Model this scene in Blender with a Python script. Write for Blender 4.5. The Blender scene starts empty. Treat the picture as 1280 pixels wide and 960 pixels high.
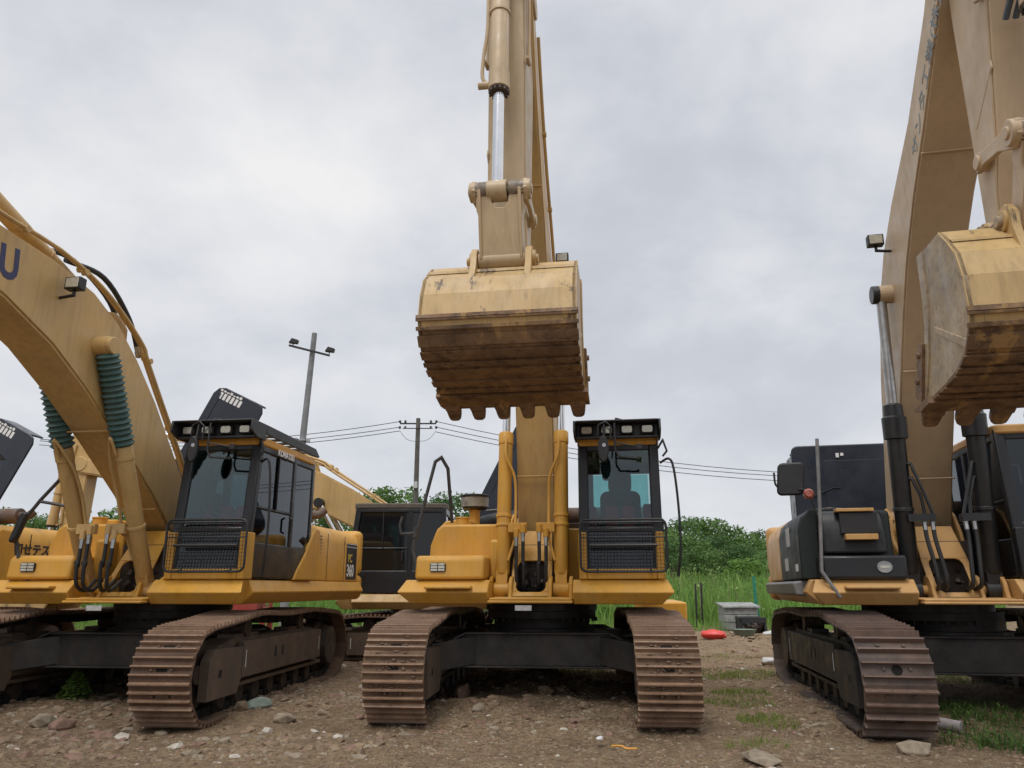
import bpy, math, random
from mathutils import Vector, Matrix, noise
random.seed(7)
R=math.radians
sc=bpy.context.scene
COL=sc.collection
V=Vector
# ---------------------------------------------------------------- helpers
def tag(o,label=None,cat=None,group=None,kind=None):
    if label: o['label']=label
    if cat: o['category']=cat
    if group: o['group']=group
    if kind: o['kind']=kind
    return o
def empty(name,loc,rz=0):
    o=bpy.data.objects.new(name,None); COL.objects.link(o)
    o.location=loc; o.rotation_euler=(0,0,rz); o.empty_display_size=.3
    return o
class MB:
    def __init__(s): s.v=[]; s.f=[]; s.m=[]
    def add(s,vs,fs,mi=0):
        b=len(s.v); s.v+=[tuple(p) for p in vs]
        for f in fs: s.f.append(tuple(b+i for i in f)); s.m.append(mi)
        return s
    def box(s,x0,x1,y0,y1,z0,z1,mi=0):
        vs=[(x,y,z) for z in(z0,z1) for y in(y0,y1) for x in(x0,x1)]
        return s.add(vs,[(0,2,3,1),(4,5,7,6),(0,1,5,4),(2,6,7,3),(0,4,6,2),(1,3,7,5)],mi)
    def ext(s,poly,o,ex,ey,th,mi=0):
        """polygon in the frame o,ex,ey extruded th along ex x ey (centred)"""
        o,ex,ey=V(o),V(ex),V(ey); n=ex.cross(ey).normalized()*(th/2)
        k=len(poly)
        a=[o+ex*p[0]+ey*p[1] for p in poly]
        vs=[p-n for p in a]+[p+n for p in a]
        fs=[tuple(range(k))[::-1],tuple(range(k,2*k))]
        for i in range(k):
            j=(i+1)%k; fs.append((i,j,k+j,k+i))
        ar=sum(poly[i][0]*poly[(i+1)%k][1]-poly[(i+1)%k][0]*poly[i][1] for i in range(k))
        if ar<0: fs=[f[::-1] for f in fs]
        return s.add(vs,fs,mi)
    def px(s,poly,x0,x1,mi=0):      # poly of (y,z) extruded along x
        return s.ext(poly,((x0+x1)/2,0,0),(0,1,0),(0,0,1),abs(x1-x0),mi)
    def py(s,poly,y0,y1,mi=0):      # poly of (x,z) extruded along y
        return s.ext(poly,(0,(y0+y1)/2,0),(1,0,0),(0,0,1),abs(y1-y0),mi)
    def pz(s,poly,z0,z1,mi=0):      # poly of (x,y) extruded along z
        return s.ext(poly,(0,0,(z0+z1)/2),(1,0,0),(0,1,0),abs(z1-z0),mi)
    def beam(s,p,q,w,h,up=(0,0,1),mi=0):
        p,q=V(p),V(q); d=(q-p); L=d.length; d.normalize()
        a=d.cross(V(up))
        if a.length<1e-4: a=d.cross(V((0,1,0)))
        a.normalize(); b=a.cross(d)
        return s.ext([(-w/2,-h/2),(w/2,-h/2),(w/2,h/2),(-w/2,h/2)],(p+q)/2,a,b,L,mi)
    def tube(s,path,r,seg=8,mi=0,closed=False):
        P=[V(p) for p in path]; n=len(P)
        rs=r if isinstance(r,(list,tuple)) else [r]*n
        t0=(P[1]-P[0]).normalized()
        a=t0.cross(V((0,0,1)))
        if a.length<.05: a=t0.cross(V((0,1,0)))
        a.normalize(); vs=[]
        for i in range(n):
            if closed: t=(P[(i+1)%n]-P[i-1])
            elif i==0: t=P[1]-P[0]
            elif i==n-1: t=P[-1]-P[-2]
            else: t=(P[i+1]-P[i]).normalized()+(P[i]-P[i-1]).normalized()
            if t.length<1e-6: t=t0
            t.normalize(); a=(a-t*a.dot(t))
            if a.length<1e-5: a=t.orthogonal()
            a.normalize(); b=t.cross(a)
            k=1.0
            if 0<i<n-1 and not closed:
                c=t.dot((P[i+1]-P[i]).normalized()); k=1/max(.6,c)
            for j in range(seg):
                g=2*math.pi*j/seg
                vs.append(P[i]+(a*math.cos(g)+b*math.sin(g))*rs[i]*k)
        fs=[]
        for i in range(n if closed else n-1):
            i2=(i+1)%n
            for j in range(seg):
                j2=(j+1)%seg
                fs.append((i*seg+j,i*seg+j2,i2*seg+j2,i2*seg+j))
        if not closed:
            fs.append(tuple(range(seg))[::-1]); fs.append(tuple((n-1)*seg+j for j in range(seg)))
        return s.add(vs,fs,mi)
    def cyl(s,p,q,r,seg=20,mi=0,r2=None):
        return s.tube([p,q],[r,r if r2 is None else r2],seg,mi)
    def lathe(s,prof,o,ax,seg=24,mi=0):
        """prof: (dist along axis, radius)"""
        o,ax=V(o),V(ax).normalized(); a=ax.orthogonal().normalized(); b=ax.cross(a)
        n=len(prof); vs=[]
        for t,r in prof:
            for j in range(seg):
                g=2*math.pi*j/seg; vs.append(o+ax*t+(a*math.cos(g)+b*math.sin(g))*r)
        fs=[]
        for i in range(n-1):
            for j in range(seg):
                j2=(j+1)%seg; fs.append((i*seg+j,i*seg+j2,(i+1)*seg+j2,(i+1)*seg+j))
        fs.append(tuple(range(seg))[::-1]); fs.append(tuple((n-1)*seg+j for j in range(seg)))
        return s.add(vs,fs,mi)
    def rock(s,c,r,sq=(1,1,.6),mi=0,rnd=random):
        # low icosahedron-like stone
        t=(1+5**.5)/2
        vv=[(-1,t,0),(1,t,0),(-1,-t,0),(1,-t,0),(0,-1,t),(0,1,t),(0,-1,-t),(0,1,-t),(t,0,-1),(t,0,1),(-t,0,-1),(-t,0,1)]
        ff=[(0,11,5),(0,5,1),(0,1,7),(0,7,10),(0,10,11),(1,5,9),(5,11,4),(11,10,2),(10,7,6),(7,1,8),(3,9,4),(3,4,2),(3,2,6),(3,6,8),(3,8,9),(4,9,5),(2,4,11),(6,2,10),(8,6,7),(9,8,1)]
        g=rnd.uniform(0,6.28); cg,sg=math.cos(g),math.sin(g); k=rnd.uniform(.6,1.3)
        out=[]
        for x,y,z in vv:
            m=r/1.9*rnd.uniform(.72,1.2); x,y,z=x*m*sq[0]*k,y*m*sq[1]/k,z*m*sq[2]
            out.append((c[0]+x*cg-y*sg,c[1]+x*sg+y*cg,c[2]+z))
        return s.add(out,ff,mi)
    def build(s,name,mats,parent=None,bevel=0,smooth=35,seg=2):
        me=bpy.data.meshes.new(name); me.from_pydata(s.v,[],s.f)
        if not isinstance(mats,(list,tuple)): mats=[mats]
        for m in mats: me.materials.append(m)
        me.polygons.foreach_set('material_index',s.m)
        if smooth:
            me.polygons.foreach_set('use_smooth',[True]*len(s.f))
            me.set_sharp_from_angle(angle=R(smooth))
        me.update(); me.validate()
        o=bpy.data.objects.new(name,me); COL.objects.link(o)
        if parent: o.parent=parent
        if bevel:
            b=o.modifiers.new('Bevel','BEVEL'); b.width=bevel; b.segments=seg; b.limit_method='ANGLE'; b.angle_limit=R(40); b.harden_normals=False
        return o
def spline(pts,n=8):
    P=[V(p) for p in pts]; P=[P[0]*2-P[1]]+P+[P[-1]*2-P[-2]]; out=[]
    for i in range(1,len(P)-2):
        a,b,c,d=P[i-1:i+3]
        for k in range(n):
            t=k/n
            out.append(.5*((2*b)+(c-a)*t+(2*a-5*b+4*c-d)*t*t+(-a+3*b-3*c+d)*t**3))
    out.append(P[-2]); return out
def rrect(x0,x1,y0,y1,r,n=4):
    out=[]
    for cx,cy,a in((x1-r,y1-r,0),(x0+r,y1-r,90),(x0+r,y0+r,180),(x1-r,y0+r,270)):
        for i in range(n+1):
            g=R(a+90*i/n); out.append((cx+r*math.cos(g),cy+r*math.sin(g)))
    return out
def text(s,size,o,ex,ey,mat,parent,name='lettering',align='LEFT',bold=0.0,squeeze=1):
    cu=bpy.data.curves.new('t','FONT'); cu.body=s; cu.size=size; cu.extrude=.0015; cu.offset=bold; cu.align_x=align; cu.resolution_u=3
    t=bpy.data.objects.new('t',cu); COL.objects.link(t)
    dg=bpy.context.evaluated_depsgraph_get(); dg.update()
    me=bpy.data.meshes.new_from_object(t.evaluated_get(dg))
    bpy.data.objects.remove(t); bpy.data.curves.remove(cu)
    ex,ey=V(ex).normalized(),V(ey).normalized(); n=ex.cross(ey)
    M=Matrix((ex*squeeze,ey,n)).transposed().to_4x4(); M.translation=V(o)
    me.transform(M); me.materials.clear(); me.materials.append(mat); me.name=name
    ob=bpy.data.objects.new(name,me); COL.objects.link(ob)
    if parent: ob.parent=parent
    return ob
# ---------------------------------------------------------------- materials
def newmat(name):
    m=bpy.data.materials.new(name); m.use_nodes=True; nt=m.node_tree
    for n in list(nt.nodes): nt.nodes.remove(n)
    out=nt.nodes.new('ShaderNodeOutputMaterial'); b=nt.nodes.new('ShaderNodeBsdfPrincipled')
    nt.links.new(b.outputs[0],out.inputs[0]); return m,nt,b,out
def N(nt,t,**k):
    n=nt.nodes.new('ShaderNode'+t)
    for a,v in k.items():
        if a in n.inputs.keys() if isinstance(a,str) else False: n.inputs[a].default_value=v
        else: setattr(n,a,v)
    return n
def mixc(nt,fac,a,b,blend='MIX'):
    n=nt.nodes.new('ShaderNodeMix'); n.data_type='RGBA'; n.blend_type=blend
    for sock,val in((n.inputs[0],fac),(n.inputs[6],a),(n.inputs[7],b)):
        if hasattr(val,'is_output') or isinstance(val,bpy.types.NodeSocket): nt.links.new(val,sock)
        else: sock.default_value=val if not isinstance(val,tuple) else (*val[:3],1)
    return n.outputs[2]
def ramp(nt,src,stops):
    n=nt.nodes.new('ShaderNodeValToRGB'); nt.links.new(src,n.inputs[0]); e=n.color_ramp.elements
    while len(e)>len(stops): e.remove(e[-1])
    while len(e)<len(stops): e.new(1)
    for i,(p,c) in enumerate(stops):
        e[i].position=p; e[i].color=(c,c,c,1) if not isinstance(c,tuple) else (*c[:3],1)
    return n.outputs[0]
def coords(nt,scale=(1,1,1),kind='Object'):
    t=nt.nodes.new('ShaderNodeTexCoord'); m=nt.nodes.new('ShaderNodeMapping'); m.inputs['Scale'].default_value=scale
    nt.links.new(t.outputs[kind],m.inputs[0]); return m.outputs[0]
def noi(nt,vec,scale,detail=5,rough=.55,dist=0):
    n=nt.nodes.new('ShaderNodeTexNoise'); nt.links.new(vec,n.inputs['Vector'])
    n.inputs['Scale'].default_value=scale; n.inputs['Detail'].default_value=detail; n.inputs['Roughness'].default_value=rough; n.inputs['Distortion'].default_value=dist
    return n.outputs[0]
def bump(nt,b,h,strength,dist=.01):
    n=nt.nodes.new('ShaderNodeBump'); n.inputs['Strength'].default_value=strength; n.inputs['Distance'].default_value=dist
    nt.links.new(h,n.inputs['Height']); nt.links.new(n.outputs[0],b.inputs['Normal'])
def paint(name,col,dust=(.42,.34,.24),dirt=.5,rough=.42,rust=.5,dark=(.06,.045,.03)):
    m,nt,b,_=newmat(name)
    v=coords(nt); vs=coords(nt,(6,6,.7))
    c=mixc(nt,ramp(nt,noi(nt,v,1.3,4),[(.35,0),(.7,1)]),col,tuple(x*.82 for x in col))
    c=mixc(nt,ramp(nt,noi(nt,v,3.1,8,.7),[(.42,0),(.75,.55*dirt)]),c,dust)
    c=mixc(nt,ramp(nt,noi(nt,vs,2.2,6,.65),[(.47,0),(.70,.7*dirt)]),c,tuple(x*.52 for x in col))
    c=mixc(nt,ramp(nt,noi(nt,v,14,6,.75),[(.66,0),(.72,rust)]),c,dark)
    nt.links.new(c,b.inputs['Base Color'])
    nt.links.new(ramp(nt,noi(nt,v,5,6),[(.3,rough-.1),(.8,rough+.25)]),b.inputs['Roughness'])
    b.inputs['Specular IOR Level'].default_value=.4
    bump(nt,b,noi(nt,v,22,5),.08,.004)
    return m
def plain(name,col,rough=.5,metal=0,var=.15,sc_=8,bmp=.1):
    m,nt,b,_=newmat(name); v=coords(nt)
    c=mixc(nt,ramp(nt,noi(nt,v,sc_,6,.65),[(.35,0),(.7,1)]),col,tuple(x*(1-var*2) for x in col))
    nt.links.new(c,b.inputs['Base Color']); b.inputs['Roughness'].default_value=rough; b.inputs['Metallic'].default_value=metal
    if bmp: bump(nt,b,noi(nt,v,sc_*4,5),bmp,.005)
    return m
def dusty(name,col,dust,amt,rough=.6,sc_=5,isl=0):
    m,nt,b,_=newmat(name); v=coords(nt)
    c=mixc(nt,ramp(nt,noi(nt,v,sc_,8,.72),[(.4,0),(.7,amt)]),col,dust)
    c=mixc(nt,ramp(nt,noi(nt,v,sc_*5,4,.7),[(.5,0),(.75,amt*.8)]),c,tuple(x*.55 for x in dust))
    if isl:
        g=nt.nodes.new('ShaderNodeNewGeometry'); c=mixc(nt,ramp(nt,g.outputs['Random Per Island'],[(0,0),(1,isl)]),c,tuple(x*.45 for x in col))
    nt.links.new(c,b.inputs['Base Color'])
    nt.links.new(ramp(nt,noi(nt,v,sc_*1.7,5),[(.35,rough-.15),(.7,min(1,rough+.25))]),b.inputs['Roughness'])
    bump(nt,b,noi(nt,v,sc_*6,6,.7),.35,.008)
    return m
YEL=paint('yellow_paint',(.67,.345,.045),dirt=.45,rust=.35)
TAN=paint('tan_yellow_paint',(.60,.395,.155),dirt=.6,rust=.25)  # tan, paler and less saturated than the main yellow
PALE=paint('dusty_tan_paint',(.56,.425,.26),dust=(.40,.33,.25),dirt=.7,rust=.3)
CATY=paint('ochre_paint',(.62,.35,.12),dirt=.5,rust=.3)
RPAL=paint('dusty_beige_paint',(.56,.42,.27),dust=(.44,.35,.25),dirt=.35,rust=.3)
BKT=paint('bucket_paint',(.55,.375,.165),dust=(.45,.34,.2),dirt=.8,rust=.85,dark=(.05,.035,.025))
def scuff(m,sc1,th,col,amt):
    nt=m.node_tree; b=[n for n in nt.nodes if n.type=='BSDF_PRINCIPLED'][0]; src=b.inputs['Base Color'].links[0].from_socket
    v=coords(nt,sc1); msk=ramp(nt,noi(nt,v,2.0,9,.72,.4),[(th,0),(th+.06,amt)]); c=mixc(nt,msk,src,col); nt.links.new(c,b.inputs['Base Color'])
scuff(BKT,(2.6,1.4,1.1),.575,(.07,.045,.03),.9)
for m_,t_ in((YEL,.665),(TAN,.67),(PALE,.66),(CATY,.67)): scuff(m_,(1.3,1.3,.8),t_,(.20,.12,.055),.5)
BUND=dusty('worn_muddy_steel',(.25,.15,.08),(.09,.055,.035),1.0,.7,2.6)
scuff(BUND,(2.2,1.2,1.2),.56,(.42,.26,.10),.7); scuff(BUND,(1,1,3),.55,(.05,.032,.022),.8)
BSIDE=dusty('scraped_tan_grey_steel',(.47,.36,.22),(.24,.21,.18),.9,.55,3)
BLK=paint('black_paint',(.018,.019,.022),dust=(.07,.06,.055),dirt=.25,rough=.32,rust=.1,dark=(.12,.09,.07))
CATB=paint('dark_green_black_paint',(.016,.023,.022),dust=(.05,.05,.045),dirt=.12,rough=.55,rust=.1,dark=(.12,.09,.07))
CABB=paint('satin_black_cab_paint',(.014,.015,.018),dust=(.05,.045,.04),dirt=.12,rough=.3,rust=0)
HOOD=paint('navy_black_hood_paint',(.025,.032,.048),dust=(.12,.12,.12),dirt=.2,rough=.3,rust=0)
FRM=dusty('undercarriage_black_steel',(.018,.018,.018),(.075,.055,.04),.5,.55,2.5)
SHOE=dusty('rusty_brown_shoe_steel',(.17,.098,.062),(.09,.055,.037),.9,.72,4,.6)
SHOEC=dusty('muddy_brown_shoe_steel',(.13,.075,.047),(.30,.20,.12),1.2,.85,3.6,.55)
SHOER=dusty('dark_worn_shoe_steel',(.07,.055,.05),(.19,.12,.085),.95,.6,4,.5)
GREASY=dusty('greasy_pin_steel',(.12,.095,.07),(.30,.235,.16),.9,.5,9)
GROUS=dusty('worn_brown_grouser_edges',(.34,.215,.14),(.15,.09,.058),.8,.5,6,.5)
GROUSR=dusty('worn_dark_grouser_edges',(.20,.13,.10),(.10,.07,.055),.8,.45,6,.5)
SHOED=dusty('oily_dark_steel',(.03,.024,.02),(.12,.075,.05),.6,.6,4)
RUB=plain('black_rubber',(.02,.02,.02),.55,0,.2)
DRK=plain('black_plastic',(.022,.022,.024),.5,0,.2)
SEATM=plain('grey_seat_fabric',(.09,.095,.10),.85,0,.15,20)
REDF=plain('red_fabric',(.75,.04,.035),.7,0,.2)
CHR=plain('chrome',(.75,.76,.78),.16,1,.05,10,0)
STL=plain('bare_steel',(.5,.5,.5),.35,.9,.2)
GREENB=dusty('teal_green_canvas',(.045,.115,.11),(.14,.17,.15),.7,.8,7)
SLOT=plain('painted_shade_black',(.010,.008,.007),.95,0,.1,20,0)  # shade inside shoe and frame openings put into the colour; chain links share it
TFR=dusty('brown_dusty_frame_steel',(.085,.065,.052),(.17,.115,.075),.8,.7,3)
RUSTM=dusty('rusty_muffler_steel',(.15,.12,.10),(.16,.06,.03),.8,.8,6)
GREYP=plain('grey_plastic',(.22,.22,.22),.5,0,.2)
RAIL=plain('worn_black_rail_paint',(.06,.06,.062),.45,0,.25)
WHT=plain('white_sticker',(.8,.8,.8),.45,0,.05,30,0)
WHT2=plain('dull_white_sticker',(.6,.6,.58),.5,0,.15,30,0)
STB=plain('black_sticker',(.02,.022,.028),.35,0,.05,10,0)
BLUE=plain('dark_blue_sticker',(.025,.03,.11),.4,0,.1,10,0)
FADE=plain('faded_blue_lettering',(.22,.27,.30),.6,0,.2,20,0)
YLT=plain('yellow_sticker',(.65,.5,.08),.45,0,.1,10,0)
def glass(name,tint,rough=.02,spec=1.0,op=0):
    m,nt,b,out=newmat(name); nt.nodes.remove(b)
    t=nt.nodes.new('ShaderNodeBsdfTransparent'); t.inputs[0].default_value=(*tint,1)
    g=nt.nodes.new('ShaderNodeBsdfGlossy'); g.inputs['Roughness'].default_value=rough; g.inputs[0].default_value=(.9,.95,1,1)
    f=nt.nodes.new('ShaderNodeFresnel'); f.inputs[0].default_value=1.6
    mx=nt.nodes.new('ShaderNodeMixShader'); nt.links.new(f.outputs[0],mx.inputs[0]); nt.links.new(t.outputs[0],mx.inputs[1]); nt.links.new(g.outputs[0],mx.inputs[2])
    if op:
        d=nt.nodes.new('ShaderNodeBsdfDiffuse'); d.inputs[0].default_value=(.25,.27,.27,1)
        m2=nt.nodes.new('ShaderNodeMixShader'); v=coords(nt); nt.links.new(ramp(nt,noi(nt,v,3,6),[(.3,op*.5),(.7,op)]),m2.inputs[0])
        nt.links.new(mx.outputs[0],m2.inputs[1]); nt.links.new(d.outputs[0],m2.inputs[2]); nt.links.new(m2.outputs[0],out.inputs[0])
    else: nt.links.new(mx.outputs[0],out.inputs[0])
    return m
GLS=glass('windscreen_glass',(.62,.74,.74))
GLD=glass('dark_tinted_glass',(.16,.19,.20))
GLB=plain('blackened_glass',(.010,.011,.012),.06,0,.05,10,0)
LENS=plain('lamp_lens',(.62,.60,.50),.12,.35,.15,30,0)
LENSR=plain('lamp_red_lens',(.4,.12,.08),.2,0,.1,30,0)
# ---------------------------------------------------------------- excavator pieces
def tpath():
    pts=[]
    for i in range(21): pts.append((-2.05+4.1*i/20,.03))
    for i in range(1,20):
        g=R(-90+180*i/20); pts.append((2.05+.45*math.cos(g),.48+.45*math.sin(g)))
    top=[(2.05,.93),(1.7,.955),(1.3,.985),(.9,1.0),(.45,.985),(0,.975),(-.4,.99),(-.85,1.01),(-1.15,.985),(-1.55,.94),(-1.9,.915),(-2.05,.90)]
    pts+=top
    for i in range(1,20):
        g=R(90+180*i/20); pts.append((-2.05+.44*math.cos(g),.47+.44*math.sin(g)))
    return pts
def resample(pts,n):
    P=[V((0,a,b)) for a,b in pts]; P.append(P[0]); L=[0]
    for i in range(1,len(P)): L.append(L[-1]+(P[i]-P[i-1]).length)
    tot=L[-1]; out=[]; j=0
    for k in range(n):
        s=tot*k/n
        while L[j+1]<s: j+=1
        t=(s-L[j])/(L[j+1]-L[j]); out.append(P[j].lerp(P[j+1],t))
    return out,tot
def track_parts(mat,cat,hw,soil):
    """meshes centred on x=0"""
    rnd=random.Random(3 if cat else 5)
    n=48; pts,tot=resample(tpath(),n); pitch=tot/n
    b=MB()
    for k in range(n):
        p=pts[k]; q=pts[(k+1)%n]; d=(q-p).normalized(); nrm=V((0,d.z,-d.y))  # outward
        c=(p+q)/2; L=(q-p).length
        w=hw*(1+rnd.uniform(-.006,.006)); off=rnd.uniform(-.006,.006)
        def bx(a0,a1,t0,t1,x0,x1,mi=0):
            b.ext([(a0,t0),(a1,t0),(a1,t1),(a0,t1)],c+V(((x0+x1)/2+off,0,0)),d,nrm,x1-x0,mi)
        bx(-L*.5-.012,L*.5-.004,-.012,.006,-w,w)           # plate (overlaps the next)
        if cat:
            g=(-.40,.12)
            for a in g: b.ext([(a*L-.004,.004),(a*L+.024,.004),(a*L+.018,.055),(a*L+.004,.055)],c+V((off,0,0)),d,nrm,2*w*rnd.uniform(.975,1),3)
        else:
            for a in(-.44,-.09,.25): b.ext([(a*L-.004,.004),(a*L+.026,.004),(a*L+.018,.044),(a*L+.004,.044)],c+V((off,0,0)),d,nrm,2*w*rnd.uniform(.975,1),3)
        # link opening as a flat patch of painted shade, and bolt heads
        if cat:
            if k%2==0: b.lathe([(0,.047),(.0012,.047)],c+d*(L*-.10)+nrm*.006+V((off,0,0)),nrm,12,1)
            for sx in(-.11,.11): b.lathe([(0,.018),(.014,.016)],c+d*(-.13*L)+nrm*.006+V((sx+off,0,0)),nrm,6)
        else:
            if k%3==0:
                for sx in(-.075,.075): bx(.03*L,.20*L,.006,.0075,sx-.028,sx+.028,1); b.lathe([(0,.02),(.018,.018)],c+d*(.11*L)+nrm*.007+V((sx+off,0,0)),nrm,6)
            else:
                bx(-.02*L,.17*L,.006,.0075,-.055,.055,1)
                for sx in(-.10,.10): b.lathe([(0,.018),(.014,.016)],c+d*(.08*L)+nrm*.006+V((sx+off,0,0)),nrm,6)
        bx(-L*.42,L*.42,-.10,-.012,-.115,-.07,1); bx(-L*.42,L*.42,-.10,-.012,.07,.115,1)   # chain links
    if soil:
        for _ in range(1100):
            k=rnd.randrange(n); p=pts[k]; q=pts[(k+1)%n]; d=(q-p).normalized(); nrm=V((0,d.z,-d.y))
            if nrm.z<-.6: continue
            c=p.lerp(q,rnd.random())+nrm*.008+V((rnd.uniform(-hw*.8,hw*.8),0,0))
            b.rock(c,rnd.choice((.007,.010,.015,.022)),(1.4,1.3,.5),2,rnd)
    fr=MB()   # track frame, outer side is both sides
    fr.px([(-1.62,.30),(-1.62,.70),(-1.3,.76),(1.3,.76),(1.62,.70),(1.62,.30)],-.13,.13)
    fr.px([(-1.66,.27),(1.62,.27),(1.62,.31),(-1.66,.31)],-.19,.19)
    for s in(-1,1):
        fr.px([(-1.2,.36),(-1.2,.73),(1.45,.73),(1.45,.36)],s*.20-.035 if s>0 else -.235,.235 if s>0 else -.165)
        for yy in(-.25,-.02): fr.box(s*.2362-.001 if s>0 else -.2372,.2372 if s>0 else -.2352,yy-.03,yy+.03,.5,.62,1)
    fr.px([(-2.02,.22),(-1.32,.22),(-1.24,.36),(-1.24,.68),(-1.9,.70),(-2.02,.60)],-.245,-.15)
    fr.px([(-2.02,.22),(-1.32,.22),(-1.24,.36),(-1.24,.68),(-1.9,.70),(-2.02,.60)],.15,.245)
    for s in(-1,1): fr.box(s*.247-.001,s*.247+.001,-1.80,-1.73,.42,.49,1)
    fr.px([(-1.15,.745),(-1.15,.80),(-.5,.80),(-.5,.745)],-.1,.1); fr.px([(.5,.745),(.5,.80),(1.1,.80),(1.1,.745)],-.1,.1)
    idl=MB().lathe([(-.09,.30),(-.09,.36),(-.05,.36),(-.045,.40),(.045,.40),(.05,.36),(.09,.36),(.09,.30)],(0,-2.05,.47),(1,0,0),32); idl.cyl((-.15,-2.05,.47),(.15,-2.05,.47),.09)
    spr=MB(); spr.lathe([(-.20,.20),(-.2,.26),(-.05,.30),(-.03,.36),(.03,.36),(.05,.30),(.2,.26),(.2,.20)],(0,2.05,.48),(1,0,0),32)
    for k in range(21):
        g=2*math.pi*k/21; spr.ext([(-.035,-.03),(.035,-.03),(.018,.05),(-.018,.05)],(0,2.05+.36*math.cos(g),.48+.36*math.sin(g)),(0,-math.sin(g),math.cos(g)),(0,math.cos(g),math.sin(g)),.05)
    rol=MB().lathe([(-.12,.08),(-.12,.10),(-.07,.10),(-.07,.075),(.07,.075),(.07,.10),(.12,.10),(.12,.08)],(0,0,0),(1,0,0),16)
    return b,fr,idl,spr,rol
TCACHE={}
def undercarriage(root,yaw,shoe,cat=False,hw=.30,soil=False,key='a'):
    if key not in TCACHE:
        b,fr,idl,spr,rol=track_parts(shoe,cat,hw,soil)
        dk=SHOED
        T=b.build('track',[shoe,SLOT,plain('dry_soil_clods',(.23,.16,.11),.95,0,.3,20),GROUSR if cat else GROUS],None,0,30)
        F=fr.build('track_frame',[FRM if cat else TFR,SLOT],T,.012)
        for s in(-1,1):
            for yy in(-1.14,1.36): MB().box(s*.2395-.002,s*.2395+.002,yy,yy+.018,.46,.64).build('reflective_strip',WHT2,T)
        I=idl.build('idler',dk,T); S=spr.build('sprocket',dk,T)
        RL=rol.build('roller',dk,T); RL.location=(0,-1.4,.175)
        kids=[F,I,S,RL]+[o for o in bpy.data.objects if o.parent==T and o.name.startswith('reflective')]
        for y in(-.95,-.5,-.05,.4,.85,1.3):
            c=RL.copy(); COL.objects.link(c); c.parent=T; c.location=(0,y,.175); kids.append(c)
        for y in(-.85,.9):
            c=RL.copy(); c.name='carrier_roller'; COL.objects.link(c); c.parent=T; c.location=(0,y,.86); kids.append(c)
        TCACHE[key]=(T,kids); first=True
    else: first=False
    T,kids=TCACHE[key]
    M=Matrix.Rotation(R(yaw),3,'Z')
    for s in(-1,1):
        if first: t=T; first=False
        else:
            t=T.copy(); COL.objects.link(t)
            for k in kids:
                c=k.copy(); COL.objects.link(c); c.parent=t
        t.parent=root; t.location=M@V((s*1.30,0,0)); t.rotation_euler=(0,0,R(yaw))
    m=MB()     # car body
    for sy in(-1,1):
        pol=[(-1.15,.44),(1.15,.44),(1.15,.64),(.82,.80),(-.82,.80),(-1.15,.64)]
        m.py([(-1.15,.45),(1.15,.45),(1.15,.63),(.80,.79),(-.80,.79),(-1.15,.63)],sy*1.0-.02,sy*1.0+.02)
        m.beam((-1.16,sy*1.02,.44),(1.16,sy*1.02,.44),.12,.022)
        for a,c in(((-1.16,.64),(-.81,.80)),((-.81,.80),(.81,.80)),((.81,.80),(1.16,.64))): m.beam((a[0],sy*1.02,a[1]),(c[0],sy*1.02,c[1]),.12,.022)
    m.pz([(-.9,-1.0),(.9,-1.0),(1.1,-.5),(1.1,.5),(.9,1.0),(-.9,1.0),(-1.1,.5),(-1.1,-.5)],.50,.77)
    m.lathe([(0,.66),(.06,.66),(.06,.60),(.27,.60)],(0,0,.77),(0,0,1),40)
    for s in(-1,1):
        for sy in(-1,1): m.beam((s*.8,sy*.85,.62),(s*1.25,sy*1.15,.55),.4,.3)
    o=m.build('car_body',FRM,root,.006); o.rotation_euler=(0,0,R(yaw))
    r=MB().lathe([(0,.68),(.09,.68),(.09,.70),(.2,.70),(.2,.64)],(0,0,.94),(0,0,1),48)
    for k in range(40):
        g=2*math.pi*k/40; r.cyl((.69*math.cos(g),.69*math.sin(g),.90),(.69*math.cos(g),.69*math.sin(g),.945),.014,6)
    r.build('slewing_ring',FRM,root,.004)

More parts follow.
